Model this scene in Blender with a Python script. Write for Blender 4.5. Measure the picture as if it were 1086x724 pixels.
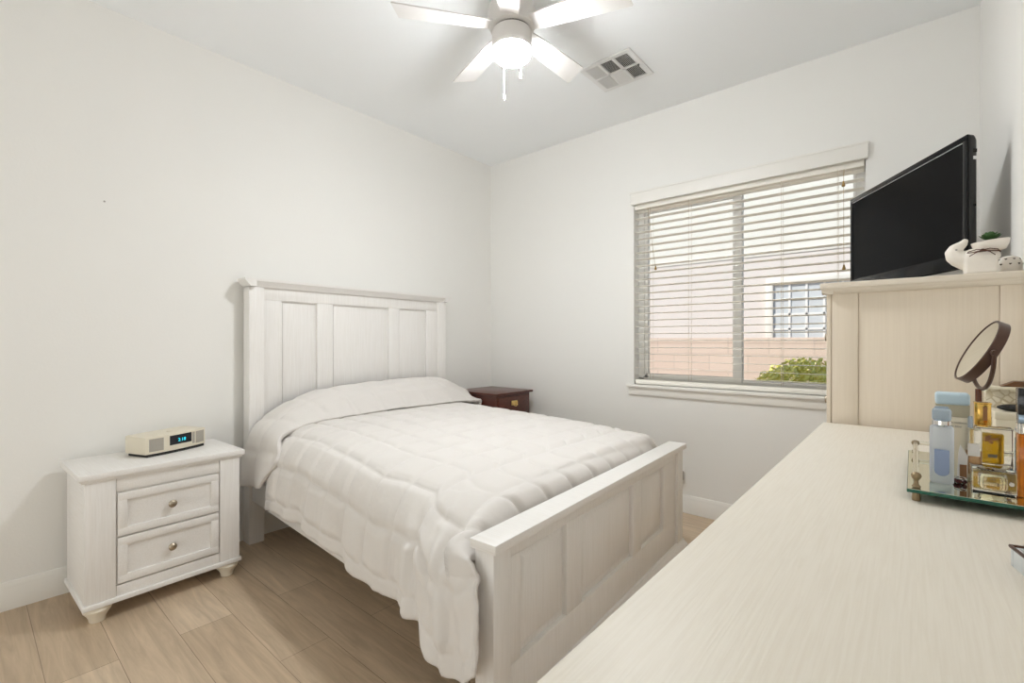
import bpy, bmesh, math, random
import numpy as np
from mathutils import Vector, Matrix, noise

random.seed(7)
scene = bpy.context.scene
for o in list(bpy.data.objects):
    bpy.data.objects.remove(o, do_unlink=True)
COL = scene.collection
PI = math.pi

# ------------------------------------------------------------------ camera
cam_d = bpy.data.cameras.new('camera')
cam = bpy.data.objects.new('camera', cam_d)
COL.objects.link(cam)
cam.location = (2.938, -3.141, 1.144)
cam.rotation_euler = (PI / 2, 0, math.radians(40.5))
cam_d.sensor_width = 36.0
cam_d.lens = 498.0 / 1086.0 * 36.0
cam_d.shift_y = -0.0005
cam_d.clip_start = 0.02
scene.camera = cam

# ------------------------------------------------------------------ light
LAMP = 262.0            # fan globe emission
FILL = 31.0            # added fill lamp, unseen behind the camera
SUN = 4.6
SKY = 3.2
EXPOSURE = 0.13
vs = scene.view_settings
vs.view_transform = 'Standard'
vs.look = 'None'
vs.exposure = EXPOSURE
vs.gamma = 1.0
vs.use_curve_mapping = False
scene.cycles.diffuse_bounces = 8
scene.cycles.max_bounces = 14
scene.cycles.transmission_bounces = 12
scene.cycles.transparent_max_bounces = 12
scene.cycles.sample_clamp_indirect = 6.0

world = bpy.data.worlds.new('sky')
scene.world = world
world.use_nodes = True
wn = world.node_tree.nodes
wl = world.node_tree.links
wn.clear()
w_out = wn.new('ShaderNodeOutputWorld')
w_bg = wn.new('ShaderNodeBackground')
w_sky = wn.new('ShaderNodeTexSky')
w_sky.sky_type = 'HOSEK_WILKIE'
w_sky.sun_direction = Vector((-0.55, -0.45, 0.75)).normalized()
w_sky.turbidity = 2.6
w_bg.inputs['Strength'].default_value = SKY
wl.new(w_sky.outputs[0], w_bg.inputs[0])
wl.new(w_bg.outputs[0], w_out.inputs[0])

sun_d = bpy.data.lights.new('sun', 'SUN')
sun_d.energy = SUN
sun_d.angle = 0.01
sun_d.color = (1.0, 0.97, 0.93)
sun = bpy.data.objects.new('sun', sun_d)
COL.objects.link(sun)
sun.rotation_euler = Vector((0.55, 0.5, -0.67)).to_track_quat('-Z', 'Y').to_euler()
sun.location = (0, -2, 6)

fill_d = bpy.data.lights.new('fill_light', 'AREA')  # invented area lamp that brightens the room from behind the camera
fill_d.shape = 'RECTANGLE'
fill_d.size = 2.5
fill_d.size_y = 2.0
fill_d.energy = FILL
fill_d.color = (0.95, 0.985, 1.0)
fill = bpy.data.objects.new('fill_light', fill_d)
COL.objects.link(fill)
fill.location = (1.7, -5.4, 0.6)
fill.rotation_euler = (math.radians(132), 0, 0)


# ------------------------------------------------------------------ materials
def new_mat(name):
    m = bpy.data.materials.new(name)
    m.use_nodes = True
    nt = m.node_tree
    return m, nt, nt.nodes['Principled BSDF']


def setp(b, **k):
    for key, v in k.items():
        b.inputs[key.replace('_', ' ')].default_value = v


def simple(name, col, rough=0.5, metal=0.0, vary=0.0, scale=8.0, bump=0.0, bscale=60.0, coat=0.0, sheen=0.0, spec=0.5):
    m, nt, b = new_mat(name)
    setp(b, Base_Color=(*col, 1), Roughness=rough, Metallic=metal, Coat_Weight=coat, Sheen_Weight=sheen)
    b.inputs['Specular IOR Level'].default_value = spec
    tc = nt.nodes.new('ShaderNodeTexCoord')
    if vary > 0:
        n = nt.nodes.new('ShaderNodeTexNoise')
        n.inputs['Scale'].default_value = scale
        n.inputs['Detail'].default_value = 4
        nt.links.new(tc.outputs['Object'], n.inputs['Vector'])
        mx = nt.nodes.new('ShaderNodeMix')
        mx.data_type = 'RGBA'
        mx.inputs[6].default_value = (*[c * (1 - vary) for c in col], 1)
        mx.inputs[7].default_value = (*[min(1, c * (1 + vary)) for c in col], 1)
        nt.links.new(n.outputs['Fac'], mx.inputs[0])
        nt.links.new(mx.outputs[2], b.inputs['Base Color'])
    if bump > 0:
        n2 = nt.nodes.new('ShaderNodeTexNoise')
        n2.inputs['Scale'].default_value = bscale
        n2.inputs['Detail'].default_value = 5
        nt.links.new(tc.outputs['Object'], n2.inputs['Vector'])
        bp = nt.nodes.new('ShaderNodeBump')
        bp.inputs['Strength'].default_value = bump
        bp.inputs['Distance'].default_value = 0.004
        nt.links.new(n2.outputs['Fac'], bp.inputs['Height'])
        nt.links.new(bp.outputs['Normal'], b.inputs['Normal'])
    return m


def grain(name, col, dark, stretch=(60, 60, 2.0), rough=0.42, bump=0.15, amount=0.5):
    """white-washed wood: fine streaks along one axis"""
    m, nt, b = new_mat(name)
    setp(b, Roughness=rough)
    tc = nt.nodes.new('ShaderNodeTexCoord')
    mp = nt.nodes.new('ShaderNodeMapping')
    mp.inputs['Scale'].default_value = stretch
    nt.links.new(tc.outputs['Object'], mp.inputs['Vector'])
    n = nt.nodes.new('ShaderNodeTexNoise')
    n.inputs['Scale'].default_value = 3.0
    n.inputs['Detail'].default_value = 6
    n.inputs['Distortion'].default_value = 0.6
    nt.links.new(mp.outputs[0], n.inputs['Vector'])
    r = nt.nodes.new('ShaderNodeValToRGB')
    r.color_ramp.elements[0].position = 0.35
    r.color_ramp.elements[0].color = (*[d * amount + c * (1 - amount) for c, d in zip(col, dark)], 1)
    r.color_ramp.elements[1].position = 0.62
    r.color_ramp.elements[1].color = (*col, 1)
    nt.links.new(n.outputs['Fac'], r.inputs['Fac'])
    nt.links.new(r.outputs['Color'], b.inputs['Base Color'])
    bp = nt.nodes.new('ShaderNodeBump')
    bp.inputs['Strength'].default_value = bump
    bp.inputs['Distance'].default_value = 0.002
    nt.links.new(n.outputs['Fac'], bp.inputs['Height'])
    nt.links.new(bp.outputs['Normal'], b.inputs['Normal'])
    return m


def glass(name, col=(1, 1, 1), rough=0.02, ior=1.45, trans=1.0):
    m, nt, b = new_mat(name)
    setp(b, Base_Color=(*col, 1), Roughness=rough, IOR=ior, Transmission_Weight=trans)
    return m


def emit(name, col, strength):
    m, nt, b = new_mat(name)
    setp(b, Base_Color=(*col, 1), Emission_Color=(*col, 1), Emission_Strength=strength)
    return m


def floor_mat():
    m, nt, b = new_mat('oak_planks')
    setp(b, Roughness=0.42)
    L = nt.links.new
    tc = nt.nodes.new('ShaderNodeTexCoord')
    br = nt.nodes.new('ShaderNodeTexBrick')
    br.offset = 0.37
    br.inputs['Scale'].default_value = 1.0
    br.inputs['Brick Width'].default_value = 1.22
    br.inputs['Row Height'].default_value = 0.185
    br.inputs['Mortar Size'].default_value = 0.0012
    br.inputs['Mortar Smooth'].default_value = 0.3
    br.inputs['Bias'].default_value = 0.0
    br.inputs['Color1'].default_value = (0.53, 0.41, 0.285, 1)
    br.inputs['Color2'].default_value = (0.66, 0.53, 0.385, 1)
    br.inputs['Mortar'].default_value = (0.26, 0.19, 0.13, 1)
    L(tc.outputs['Object'], br.inputs['Vector'])
    mp = nt.nodes.new('ShaderNodeMapping')
    mp.inputs['Scale'].default_value = (1.2, 14, 1)
    L(tc.outputs['Object'], mp.inputs['Vector'])
    n = nt.nodes.new('ShaderNodeTexNoise')
    n.inputs['Scale'].default_value = 2.2
    n.inputs['Detail'].default_value = 8
    n.inputs['Roughness'].default_value = 0.62
    n.inputs['Distortion'].default_value = 0.8
    L(mp.outputs[0], n.inputs['Vector'])
    r = nt.nodes.new('ShaderNodeValToRGB')
    r.color_ramp.elements[0].position = 0.3
    r.color_ramp.elements[0].color = (0.74, 0.72, 0.70, 1)
    r.color_ramp.elements[1].position = 0.66
    r.color_ramp.elements[1].color = (1.06, 1.05, 1.04, 1)
    L(n.outputs['Fac'], r.inputs['Fac'])
    mx = nt.nodes.new('ShaderNodeMix')
    mx.data_type = 'RGBA'
    mx.blend_type = 'MULTIPLY'
    mx.inputs[0].default_value = 1.0
    L(br.outputs['Color'], mx.inputs[6])
    L(r.outputs['Color'], mx.inputs[7])
    L(mx.outputs[2], b.inputs['Base Color'])
    bp = nt.nodes.new('ShaderNodeBump')
    bp.inputs['Strength'].default_value = 0.08
    bp.inputs['Distance'].default_value = 0.002
    L(n.outputs['Fac'], bp.inputs['Height'])
    L(bp.outputs['Normal'], b.inputs['Normal'])
    return m


def block_mat():
    m, nt, b = new_mat('block_wall')
    setp(b, Roughness=0.9)
    L = nt.links.new
    tc = nt.nodes.new('ShaderNodeTexCoord')
    mp = nt.nodes.new('ShaderNodeMapping')
    mp.inputs['Rotation'].default_value = (PI / 2, 0, 0)
    L(tc.outputs['Object'], mp.inputs['Vector'])
    br = nt.nodes.new('ShaderNodeTexBrick')
    br.inputs['Scale'].default_value = 1.0
    br.inputs['Brick Width'].default_value = 0.4
    br.inputs['Row Height'].default_value = 0.2
    br.inputs['Mortar Size'].default_value = 0.008
    br.inputs['Color1'].default_value = (0.68, 0.53, 0.44, 1)
    br.inputs['Color2'].default_value = (0.72, 0.575, 0.485, 1)
    br.inputs['Mortar'].default_value = (0.62, 0.49, 0.41, 1)
    L(mp.outputs[0], br.inputs['Vector'])
    L(br.outputs['Color'], b.inputs['Base Color'])
    return m


M = {}
M['wall'] = simple('wall_paint', (0.835, 0.825, 0.795), 0.75, vary=0.012, scale=1.5, bump=0.10, bscale=90)
M['ceiling'] = simple('ceiling_paint', (0.90, 0.92, 0.935), 0.85, vary=0.01, scale=2, bump=0.08, bscale=120)
M['trim'] = simple('trim_paint', (0.84, 0.82, 0.775), 0.4, vary=0.01)
M['floor'] = floor_mat()
M['wood_v'] = grain('white_wood_upright', (0.84, 0.82, 0.795), (0.76, 0.73, 0.69), (60, 60, 2.0))
M['wood_y'] = grain('white_wood_lengthwise', (0.84, 0.82, 0.795), (0.76, 0.73, 0.69), (60, 2.0, 60))
M['top_y'] = grain('white_wood_top', (0.77, 0.72, 0.63), (0.70, 0.64, 0.54), (100, 3.2, 100), rough=0.46, bump=0.2)
M['chest_v'] = grain('cream_wood_upright', (0.74, 0.65, 0.53), (0.69, 0.60, 0.48), (70, 70, 1.5), rough=0.45)
M['chest_y'] = grain('cream_wood_flat', (0.74, 0.67, 0.57), (0.62, 0.54, 0.43), (2, 60, 60), rough=0.45)
M['foot'] = simple('turned_foot_paint', (0.80, 0.74, 0.62), 0.35, vary=0.02)
M['mahogany'] = grain('mahogany', (0.115, 0.030, 0.018), (0.045, 0.012, 0.008), (8, 50, 50), rough=0.3, amount=0.8)
M['brass'] = simple('brass', (0.80, 0.60, 0.25), 0.28, 1.0)
M['old_brass'] = simple('aged_brass', (0.30, 0.23, 0.14), 0.45, 1.0, vary=0.15, scale=60)
M['knob'] = simple('brushed_pewter', (0.42, 0.36, 0.28), 0.35, 1.0)
M['fabric'] = simple('comforter_cotton', (0.72, 0.688, 0.655), 0.85, bump=0.25, bscale=45, sheen=0.15)
M['mattress'] = simple('mattress_ticking', (0.80, 0.78, 0.74), 0.9, vary=0.03)
M['fan_white'] = simple('fan_enamel', (0.74, 0.72, 0.70), 0.45)
M['fan_gap'] = simple('fan_shadow_gap', (0.10, 0.09, 0.08), 0.6)
M['globe'] = emit('lit_globe', (0.945, 0.975, 1.0), LAMP)
M['vent'] = simple('vent_enamel', (0.80, 0.80, 0.80), 0.5)
M['duct'] = simple('duct_dark', (0.10, 0.10, 0.09), 0.8)
M['slat'] = simple('faux_wood_slat', (0.92, 0.89, 0.82), 0.45, vary=0.01)
M['cord'] = simple('blind_cord', (0.42, 0.33, 0.20), 0.8)
M['cordpale'] = simple('ladder_cord', (0.62, 0.56, 0.46), 0.8)
M['tassel'] = simple('wooden_tassel', (0.28, 0.17, 0.04), 0.4)
M['vinyl'] = simple('window_vinyl', (0.80, 0.79, 0.76), 0.45)
M['pane'] = glass('window_glass', (0.97, 0.99, 0.98), 0.0, 1.05)
M['stucco'] = simple('stucco_white', (0.82, 0.78, 0.70), 0.95, vary=0.04, scale=3, bump=0.3, bscale=30)
M['stucco2'] = simple('stucco_pink', (0.76, 0.69, 0.635), 0.95, vary=0.04, scale=3, bump=0.3, bscale=30)
M['block'] = block_mat()
M['gravel'] = simple('gravel', (0.55, 0.44, 0.35), 0.95, vary=0.25, scale=60)
M['leaf'] = simple('bush_leaf', (0.92, 0.84, 0.26), 0.6, vary=0.25, scale=9)
M['bark'] = simple('bush_bark', (0.25, 0.18, 0.11), 0.9)
M['neighbor_glass'] = simple('neighbour_window_glass', (0.62, 0.64, 0.64), 0.15)
M['tile'] = simple('roof_tile', (0.45, 0.25, 0.18), 0.9, vary=0.2, scale=20)
M['tv'] = simple('tv_gloss_black', (0.005, 0.005, 0.006), 0.12, spec=0.2)
M['tvside'] = simple('tv_satin_black', (0.022, 0.021, 0.021), 0.38, spec=0.3)
M['screen'] = simple('tv_screen', (0.003, 0.003, 0.0035), 0.22, spec=0.05)
M['silver'] = simple('silver_line', (0.75, 0.75, 0.76), 0.3, 0.9)
M['label'] = simple('white_sticker', (0.8, 0.8, 0.8), 0.6)
M['ceramic'] = simple('white_ceramic', (0.80, 0.75, 0.68), 0.5, vary=0.06, scale=40, bump=0.15, bscale=80)
M['ceramic_grey'] = simple('grey_ceramic', (0.62, 0.65, 0.66), 0.3, vary=0.03)
M['twine'] = simple('brown_twine', (0.10, 0.045, 0.03), 0.8)
M['succ'] = simple('succulent_leaf', (0.045, 0.11, 0.03), 0.45, vary=0.35, scale=30)
M['soil'] = simple('potting_soil', (0.06, 0.045, 0.03), 0.95)
M['hole'] = simple('cut_hole', (0.09, 0.07, 0.05), 0.9)
M['bronze'] = simple('mirror_bronze', (0.085, 0.045, 0.032), 0.32, 0.55)
M['bronzewood'] = simple('mirror_stem_brown', (0.12, 0.035, 0.015), 0.25)
M['mirror'] = simple('mirror_silver', (0.86, 0.88, 0.84), 0.02, 1.0)
M['traymirror'] = simple('tray_mirror', (0.74, 0.80, 0.72), 0.03, 1.0)
M['green_edge'] = simple('green_glass_edge', (0.012, 0.10, 0.065), 0.15)
M['clear'] = glass('clear_glass', (0.97, 0.97, 0.95), 0.01, 1.46)
M['rod'] = glass('rail_glass', (0.95, 0.97, 0.94), 0.02, 1.40)
M['frost'] = glass('frosted_glass', (0.80, 0.86, 0.96), 0.35, 1.30, 0.75)
M['bluefluid'] = simple('blue_perfume', (0.26, 0.33, 0.50), 0.3)
M['bluecap'] = glass('pale_blue_cap', (0.62, 0.74, 0.88), 0.10, 1.4, 0.7)
M['chrome'] = simple('chrome', (0.75, 0.74, 0.72), 0.12, 1.0)
M['paleblue'] = simple('pale_blue_lid', (0.47, 0.60, 0.68), 0.6, sheen=0.3)
M['boxcream'] = simple('box_cream', (0.74, 0.68, 0.54), 0.6)
M['boxband'] = simple('box_grey_band', (0.40, 0.37, 0.27), 0.5)
M['print'] = simple('grey_print', (0.18, 0.16, 0.13), 0.7)
M['yellowfluid'] = glass('yellow_perfume', (0.95, 0.62, 0.04), 0.05, 1.36, 0.7)
M['amber'] = glass('amber_perfume', (0.72, 0.24, 0.02), 0.06, 1.36, 0.75)
M['peach'] = glass('peach_perfume', (0.93, 0.62, 0.38), 0.08, 1.36, 0.7)
M['gold'] = simple('gold_cap', (0.90, 0.58, 0.16), 0.16, 1.0)
M['blackgloss'] = simple('black_cap', (0.008, 0.008, 0.009), 0.12)
M['steel_blue'] = simple('blue_steel_collar', (0.25, 0.33, 0.42), 0.25, 0.8)
M['blueglass'] = glass('blue_glass', (0.25, 0.42, 0.60), 0.05, 1.45, 0.8)
M['paper'] = simple('white_paper', (0.85, 0.83, 0.80), 0.8)
M['brownprint'] = simple('brown_print', (0.33, 0.16, 0.07), 0.7)
M['garnet'] = simple('garnet_bead', (0.06, 0.008, 0.010), 0.15)
M['radio'] = simple('radio_ivory', (0.74, 0.68, 0.55), 0.4)
M['grille'] = simple('speaker_mesh', (0.38, 0.35, 0.30), 0.7, vary=0.3, scale=900)
M['display'] = simple('display_black', (0.012, 0.014, 0.02), 0.1)
M['digits'] = emit('cyan_digits', (0.02, 0.62, 0.78), 1.1)
M['rubber'] = simple('black_base', (0.012, 0.011, 0.010), 0.5)
M['outlet'] = simple('outlet_white', (0.80, 0.79, 0.76), 0.4)
M['plug'] = simple('grey_plug', (0.42, 0.39, 0.36), 0.5)
M['boxwood'] = simple('dark_wood_lid', (0.13, 0.055, 0.018), 0.35)


def pattern_mat():
    m, nt, b = new_mat('marbled_paper')
    setp(b, Roughness=0.5)
    tc = nt.nodes.new('ShaderNodeTexCoord')
    v = nt.nodes.new('ShaderNodeTexVoronoi')
    v.feature = 'DISTANCE_TO_EDGE'
    v.inputs['Scale'].default_value = 60
    nt.links.new(tc.outputs['Object'], v.inputs['Vector'])
    r = nt.nodes.new('ShaderNodeValToRGB')
    r.color_ramp.elements[0].position = 0.02
    r.color_ramp.elements[0].color = (0.50, 0.43, 0.29, 1)
    r.color_ramp.elements[1].position = 0.14
    r.color_ramp.elements[1].color = (0.72, 0.67, 0.55, 1)
    nt.links.new(v.outputs['Distance'], r.inputs['Fac'])
    nt.links.new(r.outputs['Color'], b.inputs['Base Color'])
    return m


M['marbled'] = pattern_mat()


# ------------------------------------------------------------------ builders
class MB:
    """collects shapes into one mesh"""

    def __init__(self):
        self.bm = bmesh.new()

    def _add(self, bm2, mat=None):
        if mat is not None:
            bmesh.ops.transform(bm2, matrix=mat, verts=bm2.verts)
        me = bpy.data.meshes.new('t')
        bm2.to_mesh(me)
        bm2.free()
        self.bm.from_mesh(me)
        bpy.data.meshes.remove(me)
        return self

    def box(self, x0, x1, y0, y1, z0, z1, bev=0.0, seg=2, mat=None):
        b = bmesh.new()
        bmesh.ops.create_cube(b, size=1.0)
        for v in b.verts:
            v.co = Vector(((x0 + x1) / 2 + v.co.x * (x1 - x0), (y0 + y1) / 2 + v.co.y * (y1 - y0),
                           (z0 + z1) / 2 + v.co.z * (z1 - z0)))
        if bev > 0:
            bmesh.ops.bevel(b, geom=b.edges[:], offset=bev, segments=seg, profile=0.5, affect='EDGES')
        return self._add(b, mat)

    def frustum(self, x0, x1, z0, z1, y0, y1, inset):
        """raised panel lying in xz; y0 back (full size), y1 front (inset)"""
        b = bmesh.new()
        a = [b.verts.new(p) for p in ((x0, y0, z0), (x1, y0, z0), (x1, y0, z1), (x0, y0, z1))]
        c = [b.verts.new(p) for p in ((x0 + inset, y1, z0 + inset), (x1 - inset, y1, z0 + inset),
                                      (x1 - inset, y1, z1 - inset), (x0 + inset, y1, z1 - inset))]
        b.faces.new(a[::-1])
        b.faces.new(c)
        for i in range(4):
            j = (i + 1) % 4
            b.faces.new((a[i], a[j], c[j], c[i]))
        bmesh.ops.recalc_face_normals(b, faces=b.faces)
        return self._add(b)

    def prism(self, pts, axis, a0, a1, bev=0.0):
        """extrude the polygon pts (2d) along axis from a0 to a1"""
        b = bmesh.new()

        def P(p, a):
            if axis == 'x':
                return (a, p[0], p[1])
            if axis == 'y':
                return (p[0], a, p[1])
            return (p[0], p[1], a)
        f0 = [b.verts.new(P(p, a0)) for p in pts]
        f1 = [b.verts.new(P(p, a1)) for p in pts]
        b.faces.new(f0)
        b.faces.new(f1[::-1])
        n = len(pts)
        for i in range(n):
            j = (i + 1) % n
            b.faces.new((f0[j], f0[i], f1[i], f1[j]))
        bmesh.ops.recalc_face_normals(b, faces=b.faces)
        if bev > 0:
            bmesh.ops.bevel(b, geom=b.edges[:], offset=bev, segments=2, profile=0.5, affect='EDGES')
        return self._add(b)

    def lathe(self, prof, seg=32, mat=None, cap=True):
        """profile of (r, z) turned about z"""
        b = bmesh.new()
        rings = []
        for r, z in prof:
            if r < 1e-6:
                rings.append([b.verts.new((0, 0, z))])
            else:
                rings.append([b.verts.new((r * math.cos(2 * PI * k / seg), r * math.sin(2 * PI * k / seg), z))
                              for k in range(seg)])
        for i in range(len(rings) - 1):
            A, B = rings[i], rings[i + 1]
            for k in range(seg):
                l = (k + 1) % seg
                if len(A) == 1 and len(B) > 1:
                    b.faces.new((A[0], B[k], B[l]))
                elif len(B) == 1 and len(A) > 1:
                    b.faces.new((A[k], A[l], B[0]))
                elif len(A) > 1:
                    b.faces.new((A[k], A[l], B[l], B[k]))
        if cap:
            for rg in (rings[0], rings[-1]):
                if len(rg) > 1:
                    b.faces.new(rg)
        bmesh.ops.recalc_face_normals(b, faces=b.faces)
        return self._add(b, mat)

    def tube(self, pts, r, seg=10, closed=False):
        pts = [Vector(p) for p in pts]
        rs = r if isinstance(r, (list, tuple)) else [r] * len(pts)
        b = bmesh.new()
        n = len(pts)
        rings = []
        up = None
        for i, p in enumerate(pts):
            if closed:
                t = (pts[(i + 1) % n] - pts[i - 1]).normalized()
            else:
                t = (pts[min(i + 1, n - 1)] - pts[max(i - 1, 0)]).normalized()
            if up is None:
                up = Vector((0, 0, 1)) if abs(t.z) < 0.9 else Vector((1, 0, 0))
            s = t.cross(up).normalized()
            up = s.cross(t).normalized()
            rings.append([b.verts.new(p + (s * math.cos(2 * PI * k / seg) + up * math.sin(2 * PI * k / seg)) * rs[i])
                          for k in range(seg)])
        for i in range(n if closed else n - 1):
            A, B = rings[i], rings[(i + 1) % n]
            for k in range(seg):
                l = (k + 1) % seg
                b.faces.new((A[k], A[l], B[l], B[k]))
        if not closed:
            b.faces.new(rings[0])
            b.faces.new(rings[-1])
        bmesh.ops.recalc_face_normals(b, faces=b.faces)
        return self._add(b)

    def ball(self, c, r, sub=3, mat=None):
        b = bmesh.new()
        bmesh.ops.create_uvsphere(b, u_segments=24, v_segments=14, radius=1)
        rr = r if isinstance(r, (list, tuple)) else (r, r, r)
        for v in b.verts:
            v.co = Vector((v.co.x * rr[0], v.co.y * rr[1], v.co.z * rr[2]))
        if mat is not None:
            bmesh.ops.transform(b, matrix=mat, verts=b.verts)
        bmesh.ops.translate(b, vec=Vector(c), verts=b.verts)
        return self._add(b)

    def build(self, name, mat, parent=None, smooth=True, angle=38):
        me = bpy.data.meshes.new(name)
        self.bm.to_mesh(me)
        self.bm.free()
        me.materials.append(M[mat] if isinstance(mat, str) else mat)
        if smooth:
            for p in me.polygons:
                p.use_smooth = True
            me.set_sharp_from_angle(angle=math.radians(angle))
        o = bpy.data.objects.new(name, me)
        COL.objects.link(o)
        if parent is not None:
            o.parent = parent
        return o


def thing(name, label, cat, loc=(0, 0, 0), rz=0.0, group=None):
    o = bpy.data.objects.new(name, None)
    o.empty_display_size = 0.05
    COL.objects.link(o)
    o.location = loc
    o.rotation_euler = (0, 0, rz)
    return tag(o, label, cat, group)


def tag(o, label, cat, group=None):
    o['label'] = label
    o['category'] = cat
    if group:
        o['group'] = group
    return o


def struct(o):
    o['kind'] = 'structure'
    return o


def text_mesh(name, s, size, mat, parent, loc, rot, ext=0.0002, align='CENTER', shear=0.0):
    cu = bpy.data.curves.new('t', 'FONT')
    cu.body = s
    cu.size = size
    cu.extrude = ext
    cu.align_x = align
    cu.shear = shear
    t = bpy.data.objects.new('t', cu)
    COL.objects.link(t)
    bpy.context.view_layer.update()
    me = bpy.data.meshes.new_from_object(t.evaluated_get(bpy.context.evaluated_depsgraph_get()))
    bpy.data.objects.remove(t)
    me.name = name
    me.materials.clear()
    me.materials.append(M[mat])
    o = bpy.data.objects.new(name, me)
    COL.objects.link(o)
    o.parent = parent
    o.location = loc
    o.rotation_euler = rot
    return o


def rrect(x0, x1, z0, z1, r, n=6):
    pts = []
    for (cx, cz, a0) in ((x1 - r, z1 - r, 0), (x0 + r, z1 - r, 90), (x0 + r, z0 + r, 180), (x1 - r, z0 + r, 270)):
        for k in range(n + 1):
            a = math.radians(a0 + 90 * k / n)
            pts.append((cx + r * math.cos(a), cz + r * math.sin(a)))
    return pts


# ------------------------------------------------------------------ the room
W, H, FRONT, REAR_END = 3.18, 2.74, -4.35, -6.0
WX0, WX1, WZ0, WZ1 = 1.41, 2.745, 0.835, 2.14      # window opening
TH = 0.14

struct(MB().box(-TH, W + TH, REAR_END, TH, -0.1, 0).build('floor', 'floor', smooth=False))
struct(MB().box(-TH, W + TH, REAR_END, TH, H, H + 0.1).build('ceiling', 'ceiling', smooth=False))
struct(MB().box(-TH, 0, REAR_END, TH, 0, H).build('wall_left', 'wall', smooth=False))
struct(MB().box(W, W + TH, REAR_END, TH, 0, H).build('wall_right', 'wall', smooth=False))
b = MB()
b.box(0, WX0, 0, TH, 0, H)
b.box(WX1, W, 0, TH, 0, H)
b.box(WX0, WX1, 0, TH, 0, WZ0)
b.box(WX0, WX1, 0, TH, WZ1, H)
struct(b.build('wall_back', 'wall', smooth=False))
b = MB()   # wall behind the camera: a header and two returns around an opening made to pass the fill light
b.box(0, 0.22, FRONT, FRONT + 0.1, 0, H)
b.box(2.78, W, FRONT, FRONT + 0.1, 0, H)
b.box(0.22, 2.78, FRONT, FRONT + 0.1, 2.5, H)
struct(b.build('wall_front', 'wall', smooth=False))
struct(MB().box(-TH, W + TH, REAR_END - 0.1, REAR_END, 0, H).build('wall_sun_block', 'wall', smooth=False))  # unseen wall added to shut out sun and sky behind the camera

BASE = [(0, 0), (0.015, 0), (0.015, 0.083), (0.012, 0.090), (0.012, 0.096), (0.009, 0.106), (0.005, 0.117), (0, 0.117)]
struct(MB().prism(BASE, 'y', FRONT + 0.1, 0.0).build('baseboard_left', 'trim'))
struct(MB().prism([(-p, z) for p, z in BASE], 'x', 0.015, W).build('baseboard_back', 'trim'))
struct(MB().prism([(W - p, z) for p, z in BASE], 'y', FRONT + 0.1, -3.0).build('baseboard_right', 'trim'))

# window: vinyl slider set back in the opening, stool and apron on the room side
win = struct(MB().box(WX0, WX1, 0.075, 0.125, WZ0, WZ0 + 0.045, 0.004)
             .box(WX0, WX1, 0.075, 0.125, WZ1 - 0.045, WZ1, 0.004)
             .box(WX0, WX0 + 0.045, 0.075, 0.125, WZ0, WZ1, 0.004)
             .box(WX1 - 0.045, WX1, 0.075, 0.125, WZ0, WZ1, 0.004).build('window_1', 'vinyl'))
MX = 2.085
s = MB()
s.box(MX - 0.027, MX + 0.027, 0.07, 0.12, WZ0 + 0.045, WZ1 - 0.045, 0.003)
s.box(WX0 + 0.045, MX - 0.027, 0.08, 0.11, WZ0 + 0.045, WZ0 + 0.075, 0.003)
s.box(WX0 + 0.045, MX - 0.027, 0.08, 0.11, WZ1 - 0.075, WZ1 - 0.045, 0.003)
s.box(WX0 + 0.045, WX0 + 0.07, 0.08, 0.11, WZ0 + 0.045, WZ1 - 0.045, 0.003)
s.box(MX + 0.027, WX1 - 0.045, 0.08, 0.11, WZ0 + 0.045, WZ0 + 0.06, 0.003)
s.box(WX1 - 0.06, WX1 - 0.045, 0.08, 0.11, WZ0 + 0.045, WZ1 - 0.045, 0.003)
s.build('window_sash', 'vinyl', win)
MB().box(WX0 + 0.06, MX, 0.094, 0.097, WZ0 + 0.06, WZ1 - 0.06).build('window_pane', 'pane', win, smooth=False)
MB().box(MX, WX1 - 0.05, 0.098, 0.101, WZ0 + 0.05, WZ1 - 0.06).build('window_pane', 'pane', win, smooth=False)
MB().box(WX0 - 0.045, WX1 + 0.045, -0.035, 0.074, WZ0 - 0.022, WZ0, 0.004).build('window_sill', 'trim', win)
MB().box(WX0 - 0.035, WX1 + 0.035, -0.016, 0.0, WZ0 - 0.075, WZ0 - 0.022, 0.003).build('window_apron', 'trim', win)

# ------------------------------------------------------------------ blind
bl = thing('window_blind', 'cream horizontal slat blind with headboard valance hanging open over the window', 'blind',
           (0, 0, WZ0))
bl['label'] = 'cream wooden slat blind hanging open over the only window'
z0 = WZ0
MB().box(WX0 - 0.012, WX1 + 0.012, -0.032, -0.012, 2.115 - z0, 2.20 - z0, 0.003) \
    .box(WX0 - 0.012, WX0 - 0.0, -0.012, -0.001, 2.115 - z0, 2.20 - z0, 0.002) \
    .box(WX1 + 0.0, WX1 + 0.012, -0.012, -0.001, 2.115 - z0, 2.20 - z0, 0.002) \
    .box(WX0 - 0.016, WX1 + 0.016, -0.036, -0.010, 2.192 - z0, 2.203 - z0, 0.003).build('valance', 'trim', bl)
MB().box(WX0 + 0.006, WX1 - 0.006, 0.004, 0.056, 2.085 - z0, 2.135 - z0, 0.002).build('headrail', 'slat', bl)
b = MB()
N = 25
zb, zt_ = 0.905, 2.068
for i in range(N):
    z = zb + (zt_ - zb) * i / (N - 1) - z0
    m = Matrix.Translation((0, 0.031, z)) @ Matrix.Rotation(math.radians(-4), 4, 'X')
    b.box(WX0 + 0.008, WX1 - 0.008, -0.025, 0.025, -0.0014, 0.0014, 0.0008, 1, m)
b.build('slats', 'slat', bl)
MB().box(WX0 + 0.008, WX1 - 0.008, 0.007, 0.055, 0.8365 - z0, 0.868 - z0, 0.003).build('bottom_rail', 'slat', bl)
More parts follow.
